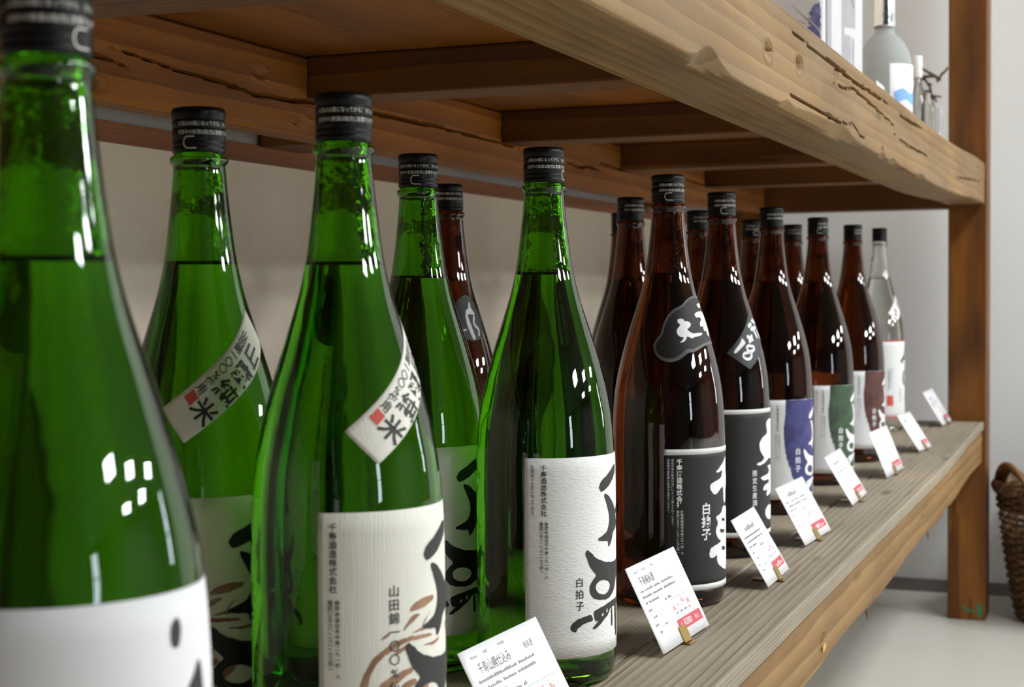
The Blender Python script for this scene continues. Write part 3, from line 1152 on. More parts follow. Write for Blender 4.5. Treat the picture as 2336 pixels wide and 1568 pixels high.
G4 = [[(78.4, 137.4), (70.2, 132.0), (55.2, 124.1), (53.7, 122.7), (60.3, 122.6), (66.8, 124.5), (64.0, 117.0), (48.3, 113.9), (45.3, 111.6), (46.0, 107.4), (49.8, 103.1), (55.1, 102.9), (61.4, 106.9), (68.3, 109.3), (69.8, 93.4), (76.2, 92.6), (78, 108), (98, 112), (98, 118), (79, 117)],
      [(77.6, 89.8), (68.1, 90.5), (65.1, 87.8), (63.7, 84.3), (55.0, 82.7), (54.1, 80.8), (57.9, 76.2), (53.1, 70.5), (54.9, 64.1), (58.9, 60.5), (63.5, 58.8), (56.8, 56.6), (51.3, 55.7), (45.7, 53.8), (44.3, 48.8), (45.0, 45.6), (49.6, 44.5), (55.8, 47.4), (54.8, 42.3), (57.7, 37.8), (66.2, 33.3), (76.6, 29.9), (84, 34), (94, 46), (98, 62), (96, 80)]]
polymesh('calligraphy', G4, fn, 'ink_white', lb, E2, 3, 1, (.3, 1.5))
polymesh('dry_brush_gap', [[(64, 80), (72, 79), (74, 76), (66, 76.5)], [(60, 70), (70, 69), (73, 66), (63, 66)], [(66, 54), (74, 52), (74, 49), (64, 50.5)], [(84, 60), (90, 58), (88, 48), (83, 50)]], fn, 'paper_black', lb, E3, 3, 1, (.3, 1))
dg = deg()
CLO = [(267.5, 285.1), (244.6, 283.7), (230.7, 280.5), (220.7, 275.8), (206.8, 273.0), (197.7, 268.9), (191.5, 263.7), (187.4, 257.2), (185.6, 250.0), (179.7, 245.6), (176.3, 240.9), (176.9, 236.3), (180.4, 231.1), (186.3, 227.1), (193.2, 224.8), (200.7, 224.5), (208.5, 226.4), (215.2, 229.6), (221.7, 233.2), (227.1, 232.9), (235.5, 234.7), (247.9, 238.6), (269.9, 240.3), (292, 238), (305, 234), (318, 236), (330, 242), (335, 252), (330, 264), (318, 274), (300, 281)]
CLI = [(265.1, 282.8), (245.1, 281.9), (233.0, 279.0), (222.8, 274.4), (210.1, 271.5), (200.9, 267.7), (194.6, 262.5), (190.8, 256.7), (188.4, 249.1), (183.3, 245.0), (179.8, 240.4), (180.7, 236.3), (183.6, 232.3), (188.5, 229.4), (194.7, 228.0), (201.6, 228.2), (208.0, 229.9), (214.0, 233.3), (219.7, 236.7), (227.9, 236.0), (235.5, 237.7), (249.3, 240.9), (270, 243.2), (292, 241), (306, 237), (316, 239), (327, 244), (331, 252), (326, 263), (315, 271.5), (298, 278.5)]
DAI = [(209.8, 262.7), (215.4, 264.1), (220.6, 262.9), (221.2, 261.2), (227.0, 261.4), (232.2, 259.3), (229.9, 256.4), (223.1, 253.9), (228.2, 251.5), (232.1, 250.0), (240.8, 250.4), (251.0, 250.6), (249.8, 248.8), (243.4, 247.7), (232.1, 246.7), (229.5, 245.3), (224.9, 247.1), (222.0, 247.7), (220.4, 244.9), (216.3, 242.6), (210.4, 241.8), (215.8, 244.9), (217.1, 247.2), (212.4, 247.0), (208.2, 249.6), (207.7, 253.7), (211.9, 256.6), (214.2, 258.3), (210.4, 260.1)]
KAN = [[(256.2, 276.8), (275, 277.8), (272.6, 273.8), (262.7, 272.6)],
       [(242.8, 266.9), (247.8, 269.2), (265.6, 270.5), (280, 268), (281, 256), (271.0, 246), (264.9, 248.3), (265.9, 253.0), (260.1, 251.3), (257.2, 253.7), (259.1, 256.6), (251.6, 255.9), (250.6, 257.9), (253.9, 260.9), (259.9, 262.6), (255.8, 265.0), (246.7, 264.2)]]


def fullpoly(name, pts, mat, parent, eps, sm=2, dgf=None):
    """curved label cut to an outline: outline filled with a grid so it follows the glass"""
    o_ = smoothpoly(pts, sm)
    q, t = tess(o_)
    bm = bmesh.new()
    vs = [bm.verts.new((a, c, 0)) for a, c in q]
    for f3 in t:
        try:
            bm.faces.new([vs[i] for i in f3])
        except ValueError:
            pass
    for ax, st in ((0, 4.0), (1, 3.0)):
        lo = min(p[ax] for p in q)
        hi = max(p[ax] for p in q)
        x = math.ceil(lo / st) * st
        while x < hi:
            bmesh.ops.bisect_plane(bm, geom=bm.verts[:] + bm.edges[:] + bm.faces[:], plane_co=(x, 0, 0) if ax == 0 else (0, x, 0), plane_no=(1, 0, 0) if ax == 0 else (0, 1, 0))
            x += st
    bm.verts.index_update()
    V = [(dgf or dg)(v.co.x, v.co.y, eps) for v in bm.verts]
    Fc = [tuple(v.index for v in f3.verts) for f3 in bm.faces]
    bm.free()
    return obj(name, V, Fc, mat, parent, True)


nl = fullpoly('shoulder_label', CLO, 'film_edge', b, E1)
fullpoly('label_face', CLI, 'paper_black', nl, E2)
polymesh('calligraphy', [DAI] + KAN, dg, 'ink_white', nl, E3 + .0001, 4, 1)

# --- brown bottle with black label and slanting black tag
b = bottle('sake_bottle', 'brown bottle with black label and square black shoulder tag reading 18', 1.6838, .4183, 0, 'glass_brown', .2985, text_az=165, tab=200, group='sake bottles')
fn = mapper(185.0)
lb = patch('label', fn, 0, 156, 23.2, 160.8, 'paper_black', b, E1)
patch('label_band', fn, 0, 156, 156, 160.85, 'label_band_white', lb, E2, 48, 1)
patch('label_band', fn, 0, 156, 23.1, 28.4, 'label_band_white', lb, E2, 48, 1)
f5 = lambda p: [((a - 185) * math.pi / 180 * 52.5, z) for a, z in p]
G5 = [[(282.2, 149.1), (265.9, 149.0), (258.2, 145.9), (258.2, 140.3), (261.6, 134.0), (247.5, 128.8), (243.1, 123.0), (244.1, 115.6), (249.8, 110.3), (253.6, 107.6), (248.6, 103.7), (238.2, 102.0), (240.1, 99.4), (248.5, 100.0), (259.7, 103.4), (265.6, 106.5), (282.2, 103.7), (296, 106), (300, 125), (292, 138)],
      [(282.2, 97.5), (265.5, 98.5), (261.4, 97.1), (268.0, 93.4), (265.5, 89.3), (245.1, 86.8), (247.3, 83.6), (254.9, 82.3), (265.4, 83.1), (267.9, 79.2), (254.9, 78.0), (249.6, 73.6), (252.1, 70.9), (261.3, 72.4), (257.9, 66.6), (261.3, 64.4), (282.2, 68.9), (296, 76), (298, 90)],
      [(282.2, 53.9), (263.1, 55.0), (256.3, 50.8), (254.8, 46.0), (261.2, 39.2), (271.9, 37.8), (284, 41), (290, 48)]]
polymesh('calligraphy', [f5(p) for p in G5], fn, 'ink_white', lb, E2, 3, 1, (.3, 1.5))
columns('lettering', [('限定生産酒', 46.2, 95.5, 55.5, 7.0)], fn, 'ink_white', lb, E2, 0.012)
DIA = [(200.8, 221.6), (232.1, 203.9), (262, 222.5), (291, 240), (275, 255), (259.3, 268.4), (230, 245)]
nl = fullpoly('shoulder_tag', DIA, 'paper_charcoal', b, E1, 0)
ST = [([(228.5, 235.2), (224, 231), (211.1, 221.8)], [8, 5, 3.4]),
      ([(240.3, 228.9), (234, 229.2), (231.0, 227.2), (232.5, 224.6), (238.6, 221.4), (238, 218), (233.9, 215.0), (228, 214.8), (223.4, 217.6), (224.5, 220.4), (229, 221.8), (240.4, 223.2), (246.4, 225.6), (246, 228), (240.3, 228.9)], 3.2),
      ([(235.1, 239.4), (247.6, 235.0)], 4.5), ([(247.5, 240.6), (237.7, 232.5)], 4.5), ([(263.7, 258.5), (267.3, 251.5)], 4.5),
      ([(242.7, 249.7), (253.9, 252.8)], 4.0), ([(247.4, 246.2), (258, 248), (268, 248.7)], 3.6), ([(253.2, 249.5), (258, 243), (262.8, 236.5)], 4.2), ([(268, 246), (272, 240), (280, 236)], 4.0), ([(256, 256), (272, 254)], 3.2)]
polymesh('lettering', [stroke(p, w) for p, w in ST], dg, 'ink_white', nl, E2, 4, 1)

# --- brown bottles with white labels washed in blue, green and maroon
for (x, y, liq, a0, z0, z1, wash, lab, zt, tab, taz) in [
        (2.0218, .4356, .298, 184, 20.5, 148.2, 'wash_blue', 'brown bottle with white label washed in deep blue', 0, None, 170),
        (2.3426, .4345, .298, 182, 18.6, 147.8, 'wash_green', 'brown bottle with white label washed in dark green', 0, 196, 190),
        (2.6630, .4353, .3035, 184, 22.8, 152.0, 'wash_maroon', 'brown bottle with white label washed in maroon', 3, None, 200)]:
    b = bottle('sake_bottle', lab, x, y, rise(x), 'glass_brown', liq, text_az=taz, tab=tab, group='sake bottles')
    fn = mapper(a0)
    lb = patch('label', fn, 0, 160, z0, z1, 'paper_plain', b, E1)
    dz = z1 - 148
    wsh = [(25.5, z1 - .2), (25, 130 + dz), (22.8, 111 + dz), (23.4, 97 + dz), (25.0, 80 + dz), (26.2, 79 + dz), (27.0, 70 + dz), (28.2, 71 + dz), (29.5, 62 + dz), (31.0, 63 + dz), (34.0, 50 + dz), (38.0, 44 + dz), (42.0, 36 + dz), (48, 30 + dz), (70, 26 + dz), (110, 30 + dz), (124, 60 + dz), (130, 110 + dz), (128, z1 - .2)]
    polymesh('ink_wash', [wsh], fn, wash, lb, E2, 3, 0, (.3, 2.0))
    columns('lettering', [(COMPANY, 15, 142 + dz, 108 + dz, None), (ADDR, 17, 104 + dz, 68 + dz, 2.4), (TEL, 13, 104 + dz, 70 + dz, 2.4), ('お酒は20才になってから。', 6, 142 + dz, 106 + dz, 2.6)], fn, 'ink_grey', lb, E2, 0.0)
    columns('lettering', [('白拍子', 43.0, 87 + dz, 54 + dz, 9)], fn, 'ink_white', lb, E3, 0.02)
    polymesh('calligraphy', shift(CALL, 6, -17 + dz, .92), fn, 'ink_white', lb, E3, 3, 1, (.25, 1.6))

# --- clear bottle at the end of the row
x9 = 3.12
b = bottle('sake_bottle', 'clear glass bottle with white label edged in red, last of the front row', x9, .458, rise(x9), 'glass_clear', .297, .92, text=False, group='sake bottles')
fn = mapper(192, k=.92)
lb = patch('label', fn, 0, 138, 26.2, 177, 'paper_plain', b, E1)
patch('label_band', fn, 0, 138, 174.6, 177.05, 'ink_red', lb, E2, 40, 1)
patch('label_band', fn, 0, 138, 26.15, 29.0, 'ink_red', lb, E2, 40, 1)
columns('lettering', [(COMPANY, 17, 122, 82, None), (ADDR, 23, 124, 84, 2.8)], fn, 'ink_grey', lb, E2, 0.01)
mapmesh('red_seal', [tess(ragged([(12, 50), (27, 50), (27, 70), (12, 70)], .5, 2, 1))], fn, 'ink_red', lb, 3, E2)
polymesh('calligraphy', [stroke([(76, 164), (68, 152), (58, 140), (50, 134)], [6, 5, 6, 9]), stroke([(56, 142), (66, 140), (84, 146)], [4, 4, 6]), stroke([(70, 118), (62, 112), (58, 100), (64, 92), (74, 90)], [6, 7, 8, 6, 4]), stroke([(76, 100), (80, 84), (76, 66), (70, 58)], [7, 6, 5, 3]),
                         stroke([(84, 130), (90, 90), (88, 60)], [3, 6, 3])], fn, 'ink_black', lb, E2, 3, 1, (.3, 1.6))
columns('lettering', [('特別純米', 47, 84, 56, 5)], fn, 'ink_black', lb, E2, 0.02)
dg9 = deg(.92)
nl = fullpoly('shoulder_tag', [(262.1, 268.6), (290, 244), (244.1, 214.2), (208.6, 229.6)], 'film_edge', b, E1, 0, dg9)
mapmesh('tag_face', [tess([(262, 266.6), (287, 243.6), (244.1, 216.2), (212, 229.8)])], dg9, 'card_white', nl, 4, E2)
polymesh('lettering', [stroke([(236, 238), (246, 232)], 5), stroke([(234, 228), (244, 224)], 4), stroke([(255, 250), (264, 246)], 5), stroke([(258, 242), (266, 240)], 4), stroke([(241, 240), (240, 224)], 3)], dg9, 'ink_grey', nl, E3, 4, 1)

# --- brown bottles of the back row
for (x, y, taz, tab, lab) in [
        (1.428, .634, 165, None, 'brown bottle with round black shoulder label, behind the middle green bottles'),
        (1.7250, .5355, 170, None, 'brown bottle behind, just left of the cloud-labelled one'),
        (2.062, .6520, 165, None, 'rearmost brown bottle, half hidden left of another brown neck'),
        (2.054, .5426, 170, None, 'brown bottle behind, between the cloud and square-tag bottles'),
        (2.364, .5402, 160, 214, 'brown bottle behind, in front of the rear post'),
        (2.575, .5195, 165, None, 'light brown bottle behind, between the blue and green labels')]:
    b = bottle('sake_bottle', lab, x, y, rise(x), 'glass_brown', .3005, text_az=taz, tab=tab, group='sake bottles')
    fn = mapper(186)
    lb = patch('label', fn, 0, 158, 22, 150, 'paper_black' if y > .6 or x < 1.8 else 'paper_plain', b, E1, 40, 6)
    if x < 1.5:
        nl = fullpoly('shoulder_label', [(239.2, 286.5), (222, 282), (211.1, 272.5), (211, 262), (216, 252), (226, 244.5), (240, 241), (258, 243), (272, 252), (276, 266), (266, 279), (253, 285.5)], 'paper_charcoal', b, E1, 2)
        polymesh('calligraphy', [stroke([(250, 279), (246, 274), (252, 270)], [4, 6, 4]), stroke([(236, 268), (244, 271), (256, 268)], [5, 6, 4]), stroke([(236, 268), (238, 258), (242, 248), (244, 242.5)], [4, 7, 6, 5]), stroke([(254, 266), (248, 258), (258, 252), (254, 246)], [4, 4, 4, 3]), stroke([(222, 251), (232, 252.5)], [1.5, 2])], dg, 'label_band_white', nl, E2, 4, 1)

# ------------------------------------------------------------------ price cards and their brass clips
CW, CH = .119, .073


def bars(x0, y0, w, h, n, seed):
    """a line of print too small to read: little blocks of ink"""
    rnd = random.Random(seed)
    parts = []
    x = x0
    for i in range(n):
        cw = w / n
        if rnd.random() > .08:
            hh = h * rnd.uniform(.55, 1)
            parts.append(([(x, y0), (x + cw * .72, y0), (x + cw * .72, y0 + hh), (x, y0 + hh)], [(0, 1, 2, 3)]))
        x += cw
    return merge(parts)


def rect(x0, y0, x1, y1):
    return [(x0, y0), (x1, y0), (x1, y1), (x0, y1)], [(0, 1, 2, 3)]


cards = [  # BL x, y, yaw, lean, title, price, label
    (.870, .349, -3.0, 28, '千寿山廃仕込み', None, 'nearest price card, titled in black, cut off by the picture edge', 1.0, 1.0, 0),
    (1.177, .340, -3.0, 26, '千寿純米酒', '¥2000', 'white price card reading 2000 before the cloud-labelled bottle', 1.0, 1.0, 0),
    (1.481, .322, 1.0, 28, None, 1, 'slightly curled white price card before the square-tag bottle', .90, 1.0, .10),
    (1.734, .336, -2.8, 29, None, 2, 'white price card before the blue-washed label bottle', 1.06, .98, 0),
    (2.079, .340, 0.7, 31, None, 3, 'white price card before the green-washed label bottle', 1.12, 1.0, 0),
    (2.404, .341, -2.5, 21, None, 4, 'white price card before the maroon-washed label bottle', 1.18, 1.0, .04),
    (2.770, .338, -6.0, 33, None, 5, 'white price card between the maroon-washed and clear bottles', .80, 1.0, 0),
    (3.190, .344, -1.0, 31, None, 6, 'farthest white price card, before the end post', 1.18, 1.05, 0)]
for ci, (x, y, yw, lean, title, price, lab, wk, hk, curl) in enumerate(cards):
    z0 = rise(x + .05) + .0025
    w, h = CW * wk, CH * hk
    root = thing('price_card', lab, 'price card', (x, y, z0), rad(yw), 'price cards')
    ln = rad(lean)

    def cf(a_, b_, e, ln=ln, w=w, h=h, curl=curl):
        # a_, b_ in mm on the card; e metres towards the customer
        bb = b_ * .001
        c = curl * (a_ * .001 / w - .5) ** 2 * (.25 + bb / h) * .12
        return (a_ * .001, math.sin(ln) * bb - math.cos(ln) * (e - c), math.cos(ln) * bb + math.sin(ln) * (e - c))
    wm, hm = w * 1000, h * 1000
    patch('card', cf, 0, wm, 0, hm, 'card_white', root, .0003, 12, 4, .0005)
    k = wm / 119
    P1 = .00045
    # heading marks, title and lines of print
    pale = [bars(12 * k, 66, 9 * k, 2, 3, ci), bars(30 * k, 66.3, 9 * k, 2, 3, ci + 9), bars(52 * k, 66.6, 10 * k, 2, 3, ci + 5)] if ci < 2 else []
    dark, mid = [], []
    if title:
        dark.append(htext(title, 15 * k, 55.5, 8.2, .82 * k, 0.004))
        if ci == 0:
            mid.append(htext('純米酒', 84 * k, 57, 6, .8))
    else:
        mid.append(bars(24 * k, 56, 42 * k, 7, 6, ci + 40))
    for j in range(3):
        mid.append(bars(9 * k, 49 - j * 5.6, (84 if j < 2 else 34) * k * (1 - .06 * (ci % 3)), 2.6, 30 if j < 2 else 12, ci * 7 + j))
    mid.append(bars(50 * k, 33.5, 17 * k, 2.8, 6, ci + 3))
    for j in range(4):
        mid.append(bars((9 + 4 * (j % 2)) * k, 31 - j * 7.2, 8 * k, 2.4, 3, ci + 60 + j))
    mid.append(bars(30 * k, 14, 6 * k, 2.2, 2, ci + 80))
    for j in range(4):
        mid.append(bars((60 + j * 11) * k, 17.2, 7 * k, 2.0, 3, ci + 90 + j))
    lines = [rect(54 * k, 31.3, 108 * k, 31.7), rect(57 * k, 16.0, 108 * k, 16.3), rect(57 * k, 12.2, 108 * k, 12.5)]
    for j in range(5):
        lines.append(rect((56 + j * 12.7) * k, 16, (56.3 + j * 12.7) * k, 31.5))
    pink = []
    for j in range(4):
        pink.append(bars((59 + j * 12) * k, 21 + (j * 1.7) % 5, 6 * k, 5, 2, ci + 20 + j))
        pink.append(rect((62 + j * 12.4) * k, 13.3, (63.6 + j * 12.4) * k, 14.9))
    pr = []
    if price == '¥2000':
        pr.append(htext('1.8ℓ', 58 * k, 5.4, 4.6, .8))
        pr.append(htext('¥2000', 68 * k, 4.6, 8.6, .82, .012))
        pr.append(htext('(税込)', 95 * k, 5.2, 5.2, .8))
    elif price is None:
        pr.append(bars(66 * k, 4, 44 * k, 5, 8, 4))
    else:
        pr.append(bars(62 * k, 4.6, 6 * k, 3, 2, ci))
        pr.append(bars(72 * k, 3.8, 20 * k, 5.4, 5, ci + 2))
        pr.append(bars(95 * k, 4.4, 12 * k, 3.6, 4, ci + 4))
    card = [o for o in root.children][0]
    band_y0, band_y1 = 2.2, 11.4
    dy = 6.5

    def up(parts, m=dy):
        return [([(a, b + m * max(0, 1 - b / 60)) for a, b in v], f) for v, f in parts]
    mapmesh('price_band', [rect(54 * k, band_y0 + dy * .9, 113 * k, band_y1 + dy * .9)], cf, 'band_red', card, 6, P1)
    if pale:
        mapmesh('print_pale', up(pale), cf, 'ink_pale', card, None, P1)
    if dark:
        mapmesh('title', up(dark, 0), cf, 'ink_grey', card, None, P1)
    mapmesh('print_text', up(mid), cf, 'ink_mid' if ci < 4 else 'ink_pale', card, None, P1)
    mapmesh('print_table', up(lines), cf, 'ink_pale', card, None, P1)
    mapmesh('print_marks', up(pink), cf, 'ink_pink', card, None, P1)
    mapmesh('price_print', up(pr, dy * .9 / .95), cf, 'ink_white', card, None, P1 + .00015)
    # clip
    clip = thing('card_clip', 'small brass clip holding the ' + lab.split(',')[0].replace('white ', '').replace('slightly curled ', 'curled '), 'clip', (x, y, rise(x + .05)), rad(yw), 'brass card clips')
    c0, c1 = 50 * k * .001, 66 * k * .001
    if k < .85:
        c0, c1 = 55 * k * .001, 75 * k * .001
    th = .0009

    def jaw(off, b0, b1):
        V = []
        for e in (off, off + th):
            for a_, b_ in ((c0, b0), (c1, b0), (c1, b1), (c0, b1)):
                V.append(cf(a_ * 1000, b_ * 1000, e))
        V = [(p[0], p[1], p[2] + .0025) for p in V]
        return V, [(0, 1, 2, 3), (7, 6, 5, 4), (0, 4, 5, 1), (1, 5, 6, 2), (2, 6, 7, 3), (3, 7, 4, 0)]
    v, f = jaw(.0006, -.0016, .012)
    obj('jaw', v, f, 'brass', clip)
    v, f = jaw(-.0020, -.0016, .012)
    obj('jaw', v, f, 'brass', clip)
    box('foot', c0, c1, -.006, .026, 0, .0011, 'brass', clip, .0003, 1)

# ------------------------------------------------------------------ goods on the upper deck
TOP = .5345


def top(x):
    return TOP + rise(x)


# tall thin gift box with a printed thistle
bx = thing('gift_box', 'white gift box printed with a blue thistle on the upper deck', 'box', (2.177, .400, top(2.2)))
box('body', 0, .040, 0, .110, 0, .33, 'box_paper', bx, .0015, 1)
fb = lambda a_, b_, e: (-e, a_, b_)
TH = [(.000, .155), (.004, .150), (.009, .151), (.013, .141), (.016, .138), (.013, .133), (.019, .131), (.016, .127), (.017, .124), (.012, .122), (.019, .119), (.021, .116), (.016, .113), (.019, .108), (.013, .108), (.014, .102), (.008, .104), (.006, .100), (.000, .097)]
q = tess(ragged(TH, .0008, .002, 4))
thm = mapmesh('thistle_print', [q], fb, 'box_thistle', bx, None, .0003)
mapmesh('stem_print', [tess(stroke([(.000, .112), (.008, .121), (.014, .127), (.022, .136)], [.0018, .0016, .0012, .0008]))], fb, 'box_paper', thm, None, .0005)
mapmesh('stem_print', [tess(stroke([(.016, .128), (.028, .139), (.040, .152)], [.0014, .0007, .0004])), tess(stroke([(.020, .124), (.034, .130), (.050, .133)], [.0009, .0006, .0004]))], fb, 'box_grey', thm, None, .0005)
mapmesh('side_print', [rect(.006, 0.01, .010, .32)], lambda a_, b_, e: (a_, -e, b_), 'box_shade', bx, None, .0004)

# gift box with a pencil drawing of arches, turned towards the aisle
p0, p1 = Vector((2.330, .419, 0)), Vector((2.430, .382, 0))
ang = math.atan2(p1.y - p0.y, p1.x - p0.x)
wB = (p1 - p0).length
bx = thing('gift_box', 'white gift box printed with grey drawn arches beside the thistle box', 'box', (p0.x, p0.y, top(2.35)), ang)
box('body', 0, wB, 0, .06, 0, .34, 'box_paper', bx, .0015, 1)
ff = lambda a_, b_, e: (a_, -e, b_)
mapmesh('drawing', [rect(.0, .0, .013, .335), rect(.044, .05, .050, .335), rect(.052, .150, .083, .330), rect(.052, .08, .070, .138), rect(.074, .08, .080, .135)], ff, 'box_shade', bx, None, .0004)


def arc(cx_, cz_, rr, a0, a1, w):
    return tess(stroke([(cx_ + rr * math.cos(rad(a0 + (a1 - a0) * i / 10)), cz_ + rr * math.sin(rad(a0 + (a1 - a0) * i / 10))) for i in range(11)], w))


mapmesh('drawing', [arc(.0, .0, .112, 20, 88, .0012), arc(.0, .0, .092, 15, 88, .0014), arc(.0, .0, .078, 12, 88, .0008), rect(.001, .080, .009, .094), rect(.028, .018, .034, .034), rect(.052, .008, .057, .019)], ff, 'box_grey', bx, None, .0006)
mapmesh('drawing', [tess(stroke([(.055, .30), (.066, .26), (.062, .22), (.078, .18)], [.002, .004, .003, .004])), rect(.060, .20, .064, .32), rect(.074, .22, .077, .33)], ff, 'box_grey', bx, None, .0006)

# frosted bottle with silver neck
fb_ = thing('spirit_bottle', 'frosted glass bottle with silver foil neck and blue wave label', 'bottle', (2.644, .380, top(2.644)), 0)
FP = [(0, .002), (.040, .000), (.0445, .004), (.0455, .012), (.0455, .100), (.0450, .116), (.0435, .130), (.0405, .142), (.0360, .153), (.0300, .163), (.0230, .170), (.0185, .1735), (.0165, .1765), (.0158, .181)]
v, f, _ = lathe(FP + [(.0150, .250), (.0150, .262), (0, .262)], 56)
obj('glass', v, f, 'glass_frosted', fb_, True)
v, f, _ = lathe([(.0158, .1865), (.0176, .1865), (.0178, .190), (.0172, .204), (.0177, .206), (.0170, .222), (.0168, .255), (.0175, .257), (.0175, .285), (.0160, .288), (0, .288)], 40)
V = []
for (x, y, z) in v:
    n_ = 1 + .035 * noise.noise((x * 220, y * 220, z * 160))
    V.append((x * n_, y * n_, z))
obj('foil_neck', V, f, 'foil_silver', fb_, True)
fl = lambda a_, b_, e: ((.0455 + e) * math.cos(rad(a_)), (.0455 + e) * math.sin(rad(a_)), b_ * .001)
lb = patch('label', fl, 197, 342, 6, 122, 'paper_plain', fb_, .0003, 40, 2)
wv_ = [(207 + i * 4, 78 + 3.6 * math.sin(i * .50 - .9)) for i in range(32)]
wv2 = [(207 + i * 4, 60 + 3.6 * math.sin(i * .46 - 1.6)) for i in range(32)]
mapmesh('wave_print', [tess(wv_ + wv2[::-1])], fl, 'wave_blue', lb, 4, .0005)

# slim bottles, tags, twig
sb = thing('small_bottle', 'slim clear bottle with white cap on the upper deck', 'bottle', (3.028, .375, top(3.03)))
v, f, _ = lathe([(0, .002), (.013, 0), (.0145, .004), (.0145, .105), (.0125, .118), (.0085, .130), (.0080, .150), (0, .150)], 32)
obj('glass', v, f, 'glass_clear', sb, True)
v, f, _ = lathe([(.0095, .142), (.0098, .143), (.0098, .181), (.0088, .183), (0, .183)], 28)
obj('cap', v, f, 'plastic_white', sb, True)
sb = thing('small_bottle', 'short clear bottle beside the slim white-capped one', 'bottle', (3.200, .375, top(3.2)))
v, f, _ = lathe([(0, .002), (.012, 0), (.0135, .004), (.0135, .100), (.0115, .114), (.0070, .122), (.0070, .136), (0, .136)], 32)
obj('glass', v, f, 'glass_clear', sb, True)
tb = thing('gift_box', 'small white upright box near the end post on the upper deck', 'box', (3.270, .358, top(3.27)))
box('body', 0, .05, 0, .018, 0, .110, 'box_paper', tb, .001, 1)
mapmesh('print_lines', [rect(.012, .03, .015, .09), rect(.02, .045, .022, .095), rect(.03, .02, .034, .05)], ff, 'box_grey', tb, None, .0004)
for (x, y, yw, w, h, ln, lab) in [(2.455, .347, 0, .080, .078, 14, 'white price tag leaning before the frosted bottle'),
                                  (3.050, .352, -4, .05, .066, 24, 'small white price tag before the slim bottles'),
                                  (3.255, .336, -4, .05, .060, 26, 'small white price tag next to the end post'),
                                  (1.735, .352, -4, .06, .070, 28, 'small white price tag before the thistle box'),
                                  (1.955, .352, -4, .06, .058, 28, 'small white price tag before the arches box')]:
    pt = thing('price_tag', lab, 'price tag', (x, y, top(x + .02) + .001), rad(yw), 'price tags on the upper deck')
    cf2 = lambda a_, b_, e, ln=rad(ln): (a_ * .001, math.sin(ln) * b_ * .001 - math.cos(ln) * e, math.cos(ln) * b_ * .001 + math.sin(ln) * e)
    c = patch('card', cf2, 0, w * 1000, 0, h * 1000, 'card_white', pt, .0003, 4, 2, .0006)
    mapmesh('print_text', [bars(w * 200, h * 780, w * 600, 2.5, 7, 1), bars(w * 150, h * 620, w * 650, 1.6, 12, 2)], cf2, 'ink_pale', c, None, .0005)
tw = thing('dried_twig', 'knotted dry vine twig leaning over the slim bottles by the post', 'twig', (3.05, .371, top(3.05)))
T = [[(.386, .719), (.362, .703), (.339, .688), (.333, .695), (.321, .703)], [(.385, .701), (.378, .694), (.369, .691), (.355, .691), (.341, .688)],
     [(.371, .692), (.362, .684), (.353, .670), (.349, .653), (.331, .650)], [(.378, .694), (.371, .683), (.369, .667), (.371, .600), (.371, .549)],
     [(.357, .678), (.349, .673)], [(.349, .653), (.340, .642)], [(.339, .688), (.341, .680)], [(.327, .699), (.323, .708)], [(.386, .719), (.392, .700), (.378, .694)]]
parts = []
for i, s in enumerate(T):
    pts = [(.012 * math.sin(i + j * .8), yy - .371, zz - top(3.05)) for j, (yy, zz) in enumerate(s)]
    if i in (0, 1, 2, 3):
        parts.append(tube(pts, [.0026, .0024, .0036 if i < 2 else .0026, .0030, .0014], 7))
    else:
        parts.append(tube(pts, .0018, 6))
v, f = merge(parts)
obj('stem', v, f, 'twig_bark', tw, True)
for (yy, zz) in [(.339, .687), (.349, .653), (.369, .691)]:
    bm = bmesh.new()
    bmesh.ops.create_icosphere(bm, subdivisions=2, radius=.0048)
    for vv in bm.verts:
        vv.co *= 1 + .25 * noise.noise(vv.co * 300 + Vector((yy * 50, 0, 0)))
        vv.co += Vector((.012 * math.sin(1.6), yy - .371, zz - top(3.05)))
    o_ = obj('knot', [], [], 'twig_bark', tw)
    bm.to_mesh(o_.data)
    bm.free()

# ------------------------------------------------------------------ wicker basket on the floor
bk_ = thing('wicker_basket', 'tall dark brown wicker basket with handles on the floor by the post', 'basket', (3.425, .085, FLOOR))
BH, R0, R1 = .272, .128, .172


def brad(t):
    return R0 + (R1 - R0) * (t ** .8)


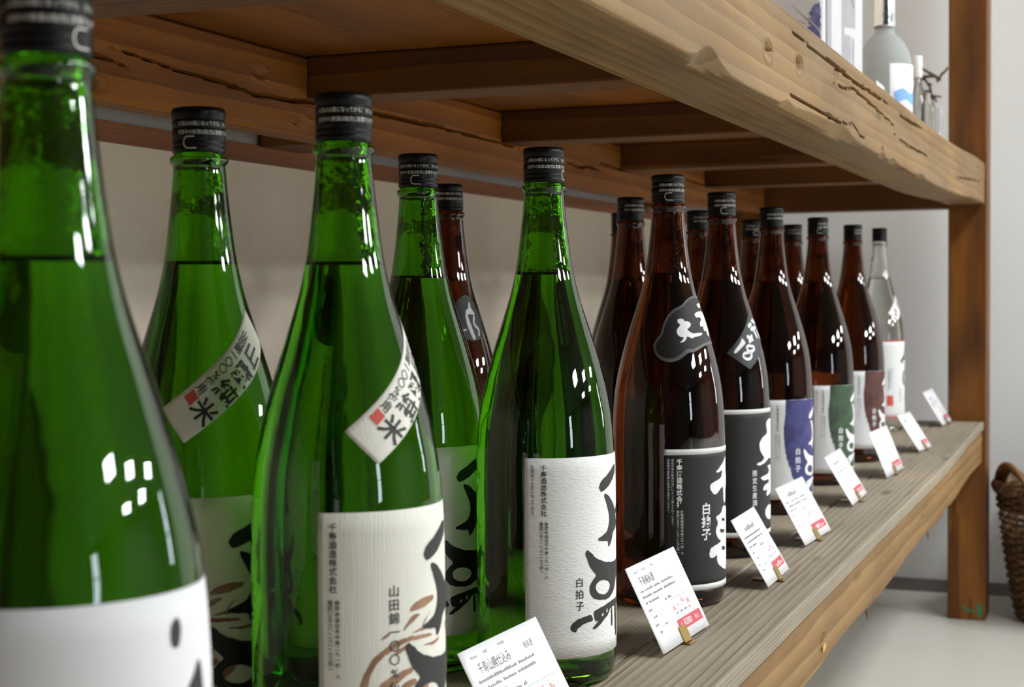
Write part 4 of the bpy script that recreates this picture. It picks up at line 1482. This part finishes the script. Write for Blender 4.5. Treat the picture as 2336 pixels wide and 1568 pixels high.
NS = 36
rnd = random.Random(11)
for i in range(NS):
    a = 2 * math.pi * i / NS
    pts = [((brad(t)) * math.cos(a), (brad(t)) * math.sin(a), .006 + BH * t) for t in (0, .25, .5, .75, 1)]
    v, f = tube(pts, .0032, 5)
    obj('stake', v, f, 'wicker_tan', bk_, True)
z, row = .006, 0
while z < BH - .006:
    t = z / BH
    loose = .62 < t < .80
    th = .0046 if t < .55 else .0040
    pts, n = [], NS * 4
    ph = rnd.uniform(-.2, .2)
    for i in range(n + 1):
        a = 2 * math.pi * i / n
        rr = brad(t) + .0048 * math.cos(a * NS / 2 + math.pi * (row % 2)) + .0012 * noise.noise((math.cos(a) * 4, math.sin(a) * 4, row * 1.7))
        pts.append((rr * math.cos(a), rr * math.sin(a), z + .0016 * noise.noise((math.cos(a) * 3, math.sin(a) * 3, row * 3.1)) + .004))
    v, f = tube(pts, th, 6)
    obj('weaver', v, f, 'wicker_dark' if (row * 7) % 5 else 'wicker_tan', bk_, True)
    z += th * (1.75 if not loose else 3.4)
    row += 1
# base, braided rim, handles
v, f, _ = lathe([(0, .004), (R0 - .004, .004), (R0, .008), (R0 - .004, .012), (0, .012)], 40)
obj('base', v, f, 'wicker_dark', bk_, True)
for ph in (0, 2.1, 4.2):
    pts = []
    for i in range(181):
        a = 2 * math.pi * i / 180
        rr = R1 + .002 + .0062 * math.cos(a * 24 + ph)
        pts.append((rr * math.cos(a), rr * math.sin(a), BH + .004 + .0062 * math.sin(a * 24 + ph)))
    v, f = tube(pts, .0062, 7)
    obj('rim', v, f, 'wicker_dark' if ph else 'wicker_tan', bk_, True)
for a0 in (118, 298):
    for dz, dr, m_ in ((0, 0, 'wicker_dark'), (.008, .004, 'wicker_tan'), (-.003, -.008, 'wicker_dark')):
        pts = []
        for i in range(21):
            q_ = i / 20
            a = rad(a0 - 30 + 60 * q_)
            hh = math.sin(math.pi * q_) ** .7
            pts.append(((R1 + dr - .01 * hh) * math.cos(a), (R1 + dr - .01 * hh) * math.sin(a), BH - .01 + (.055 + dz) * hh))
        v, f = tube(pts, .0068, 7)
        obj('handle', v, f, m_, bk_, True)
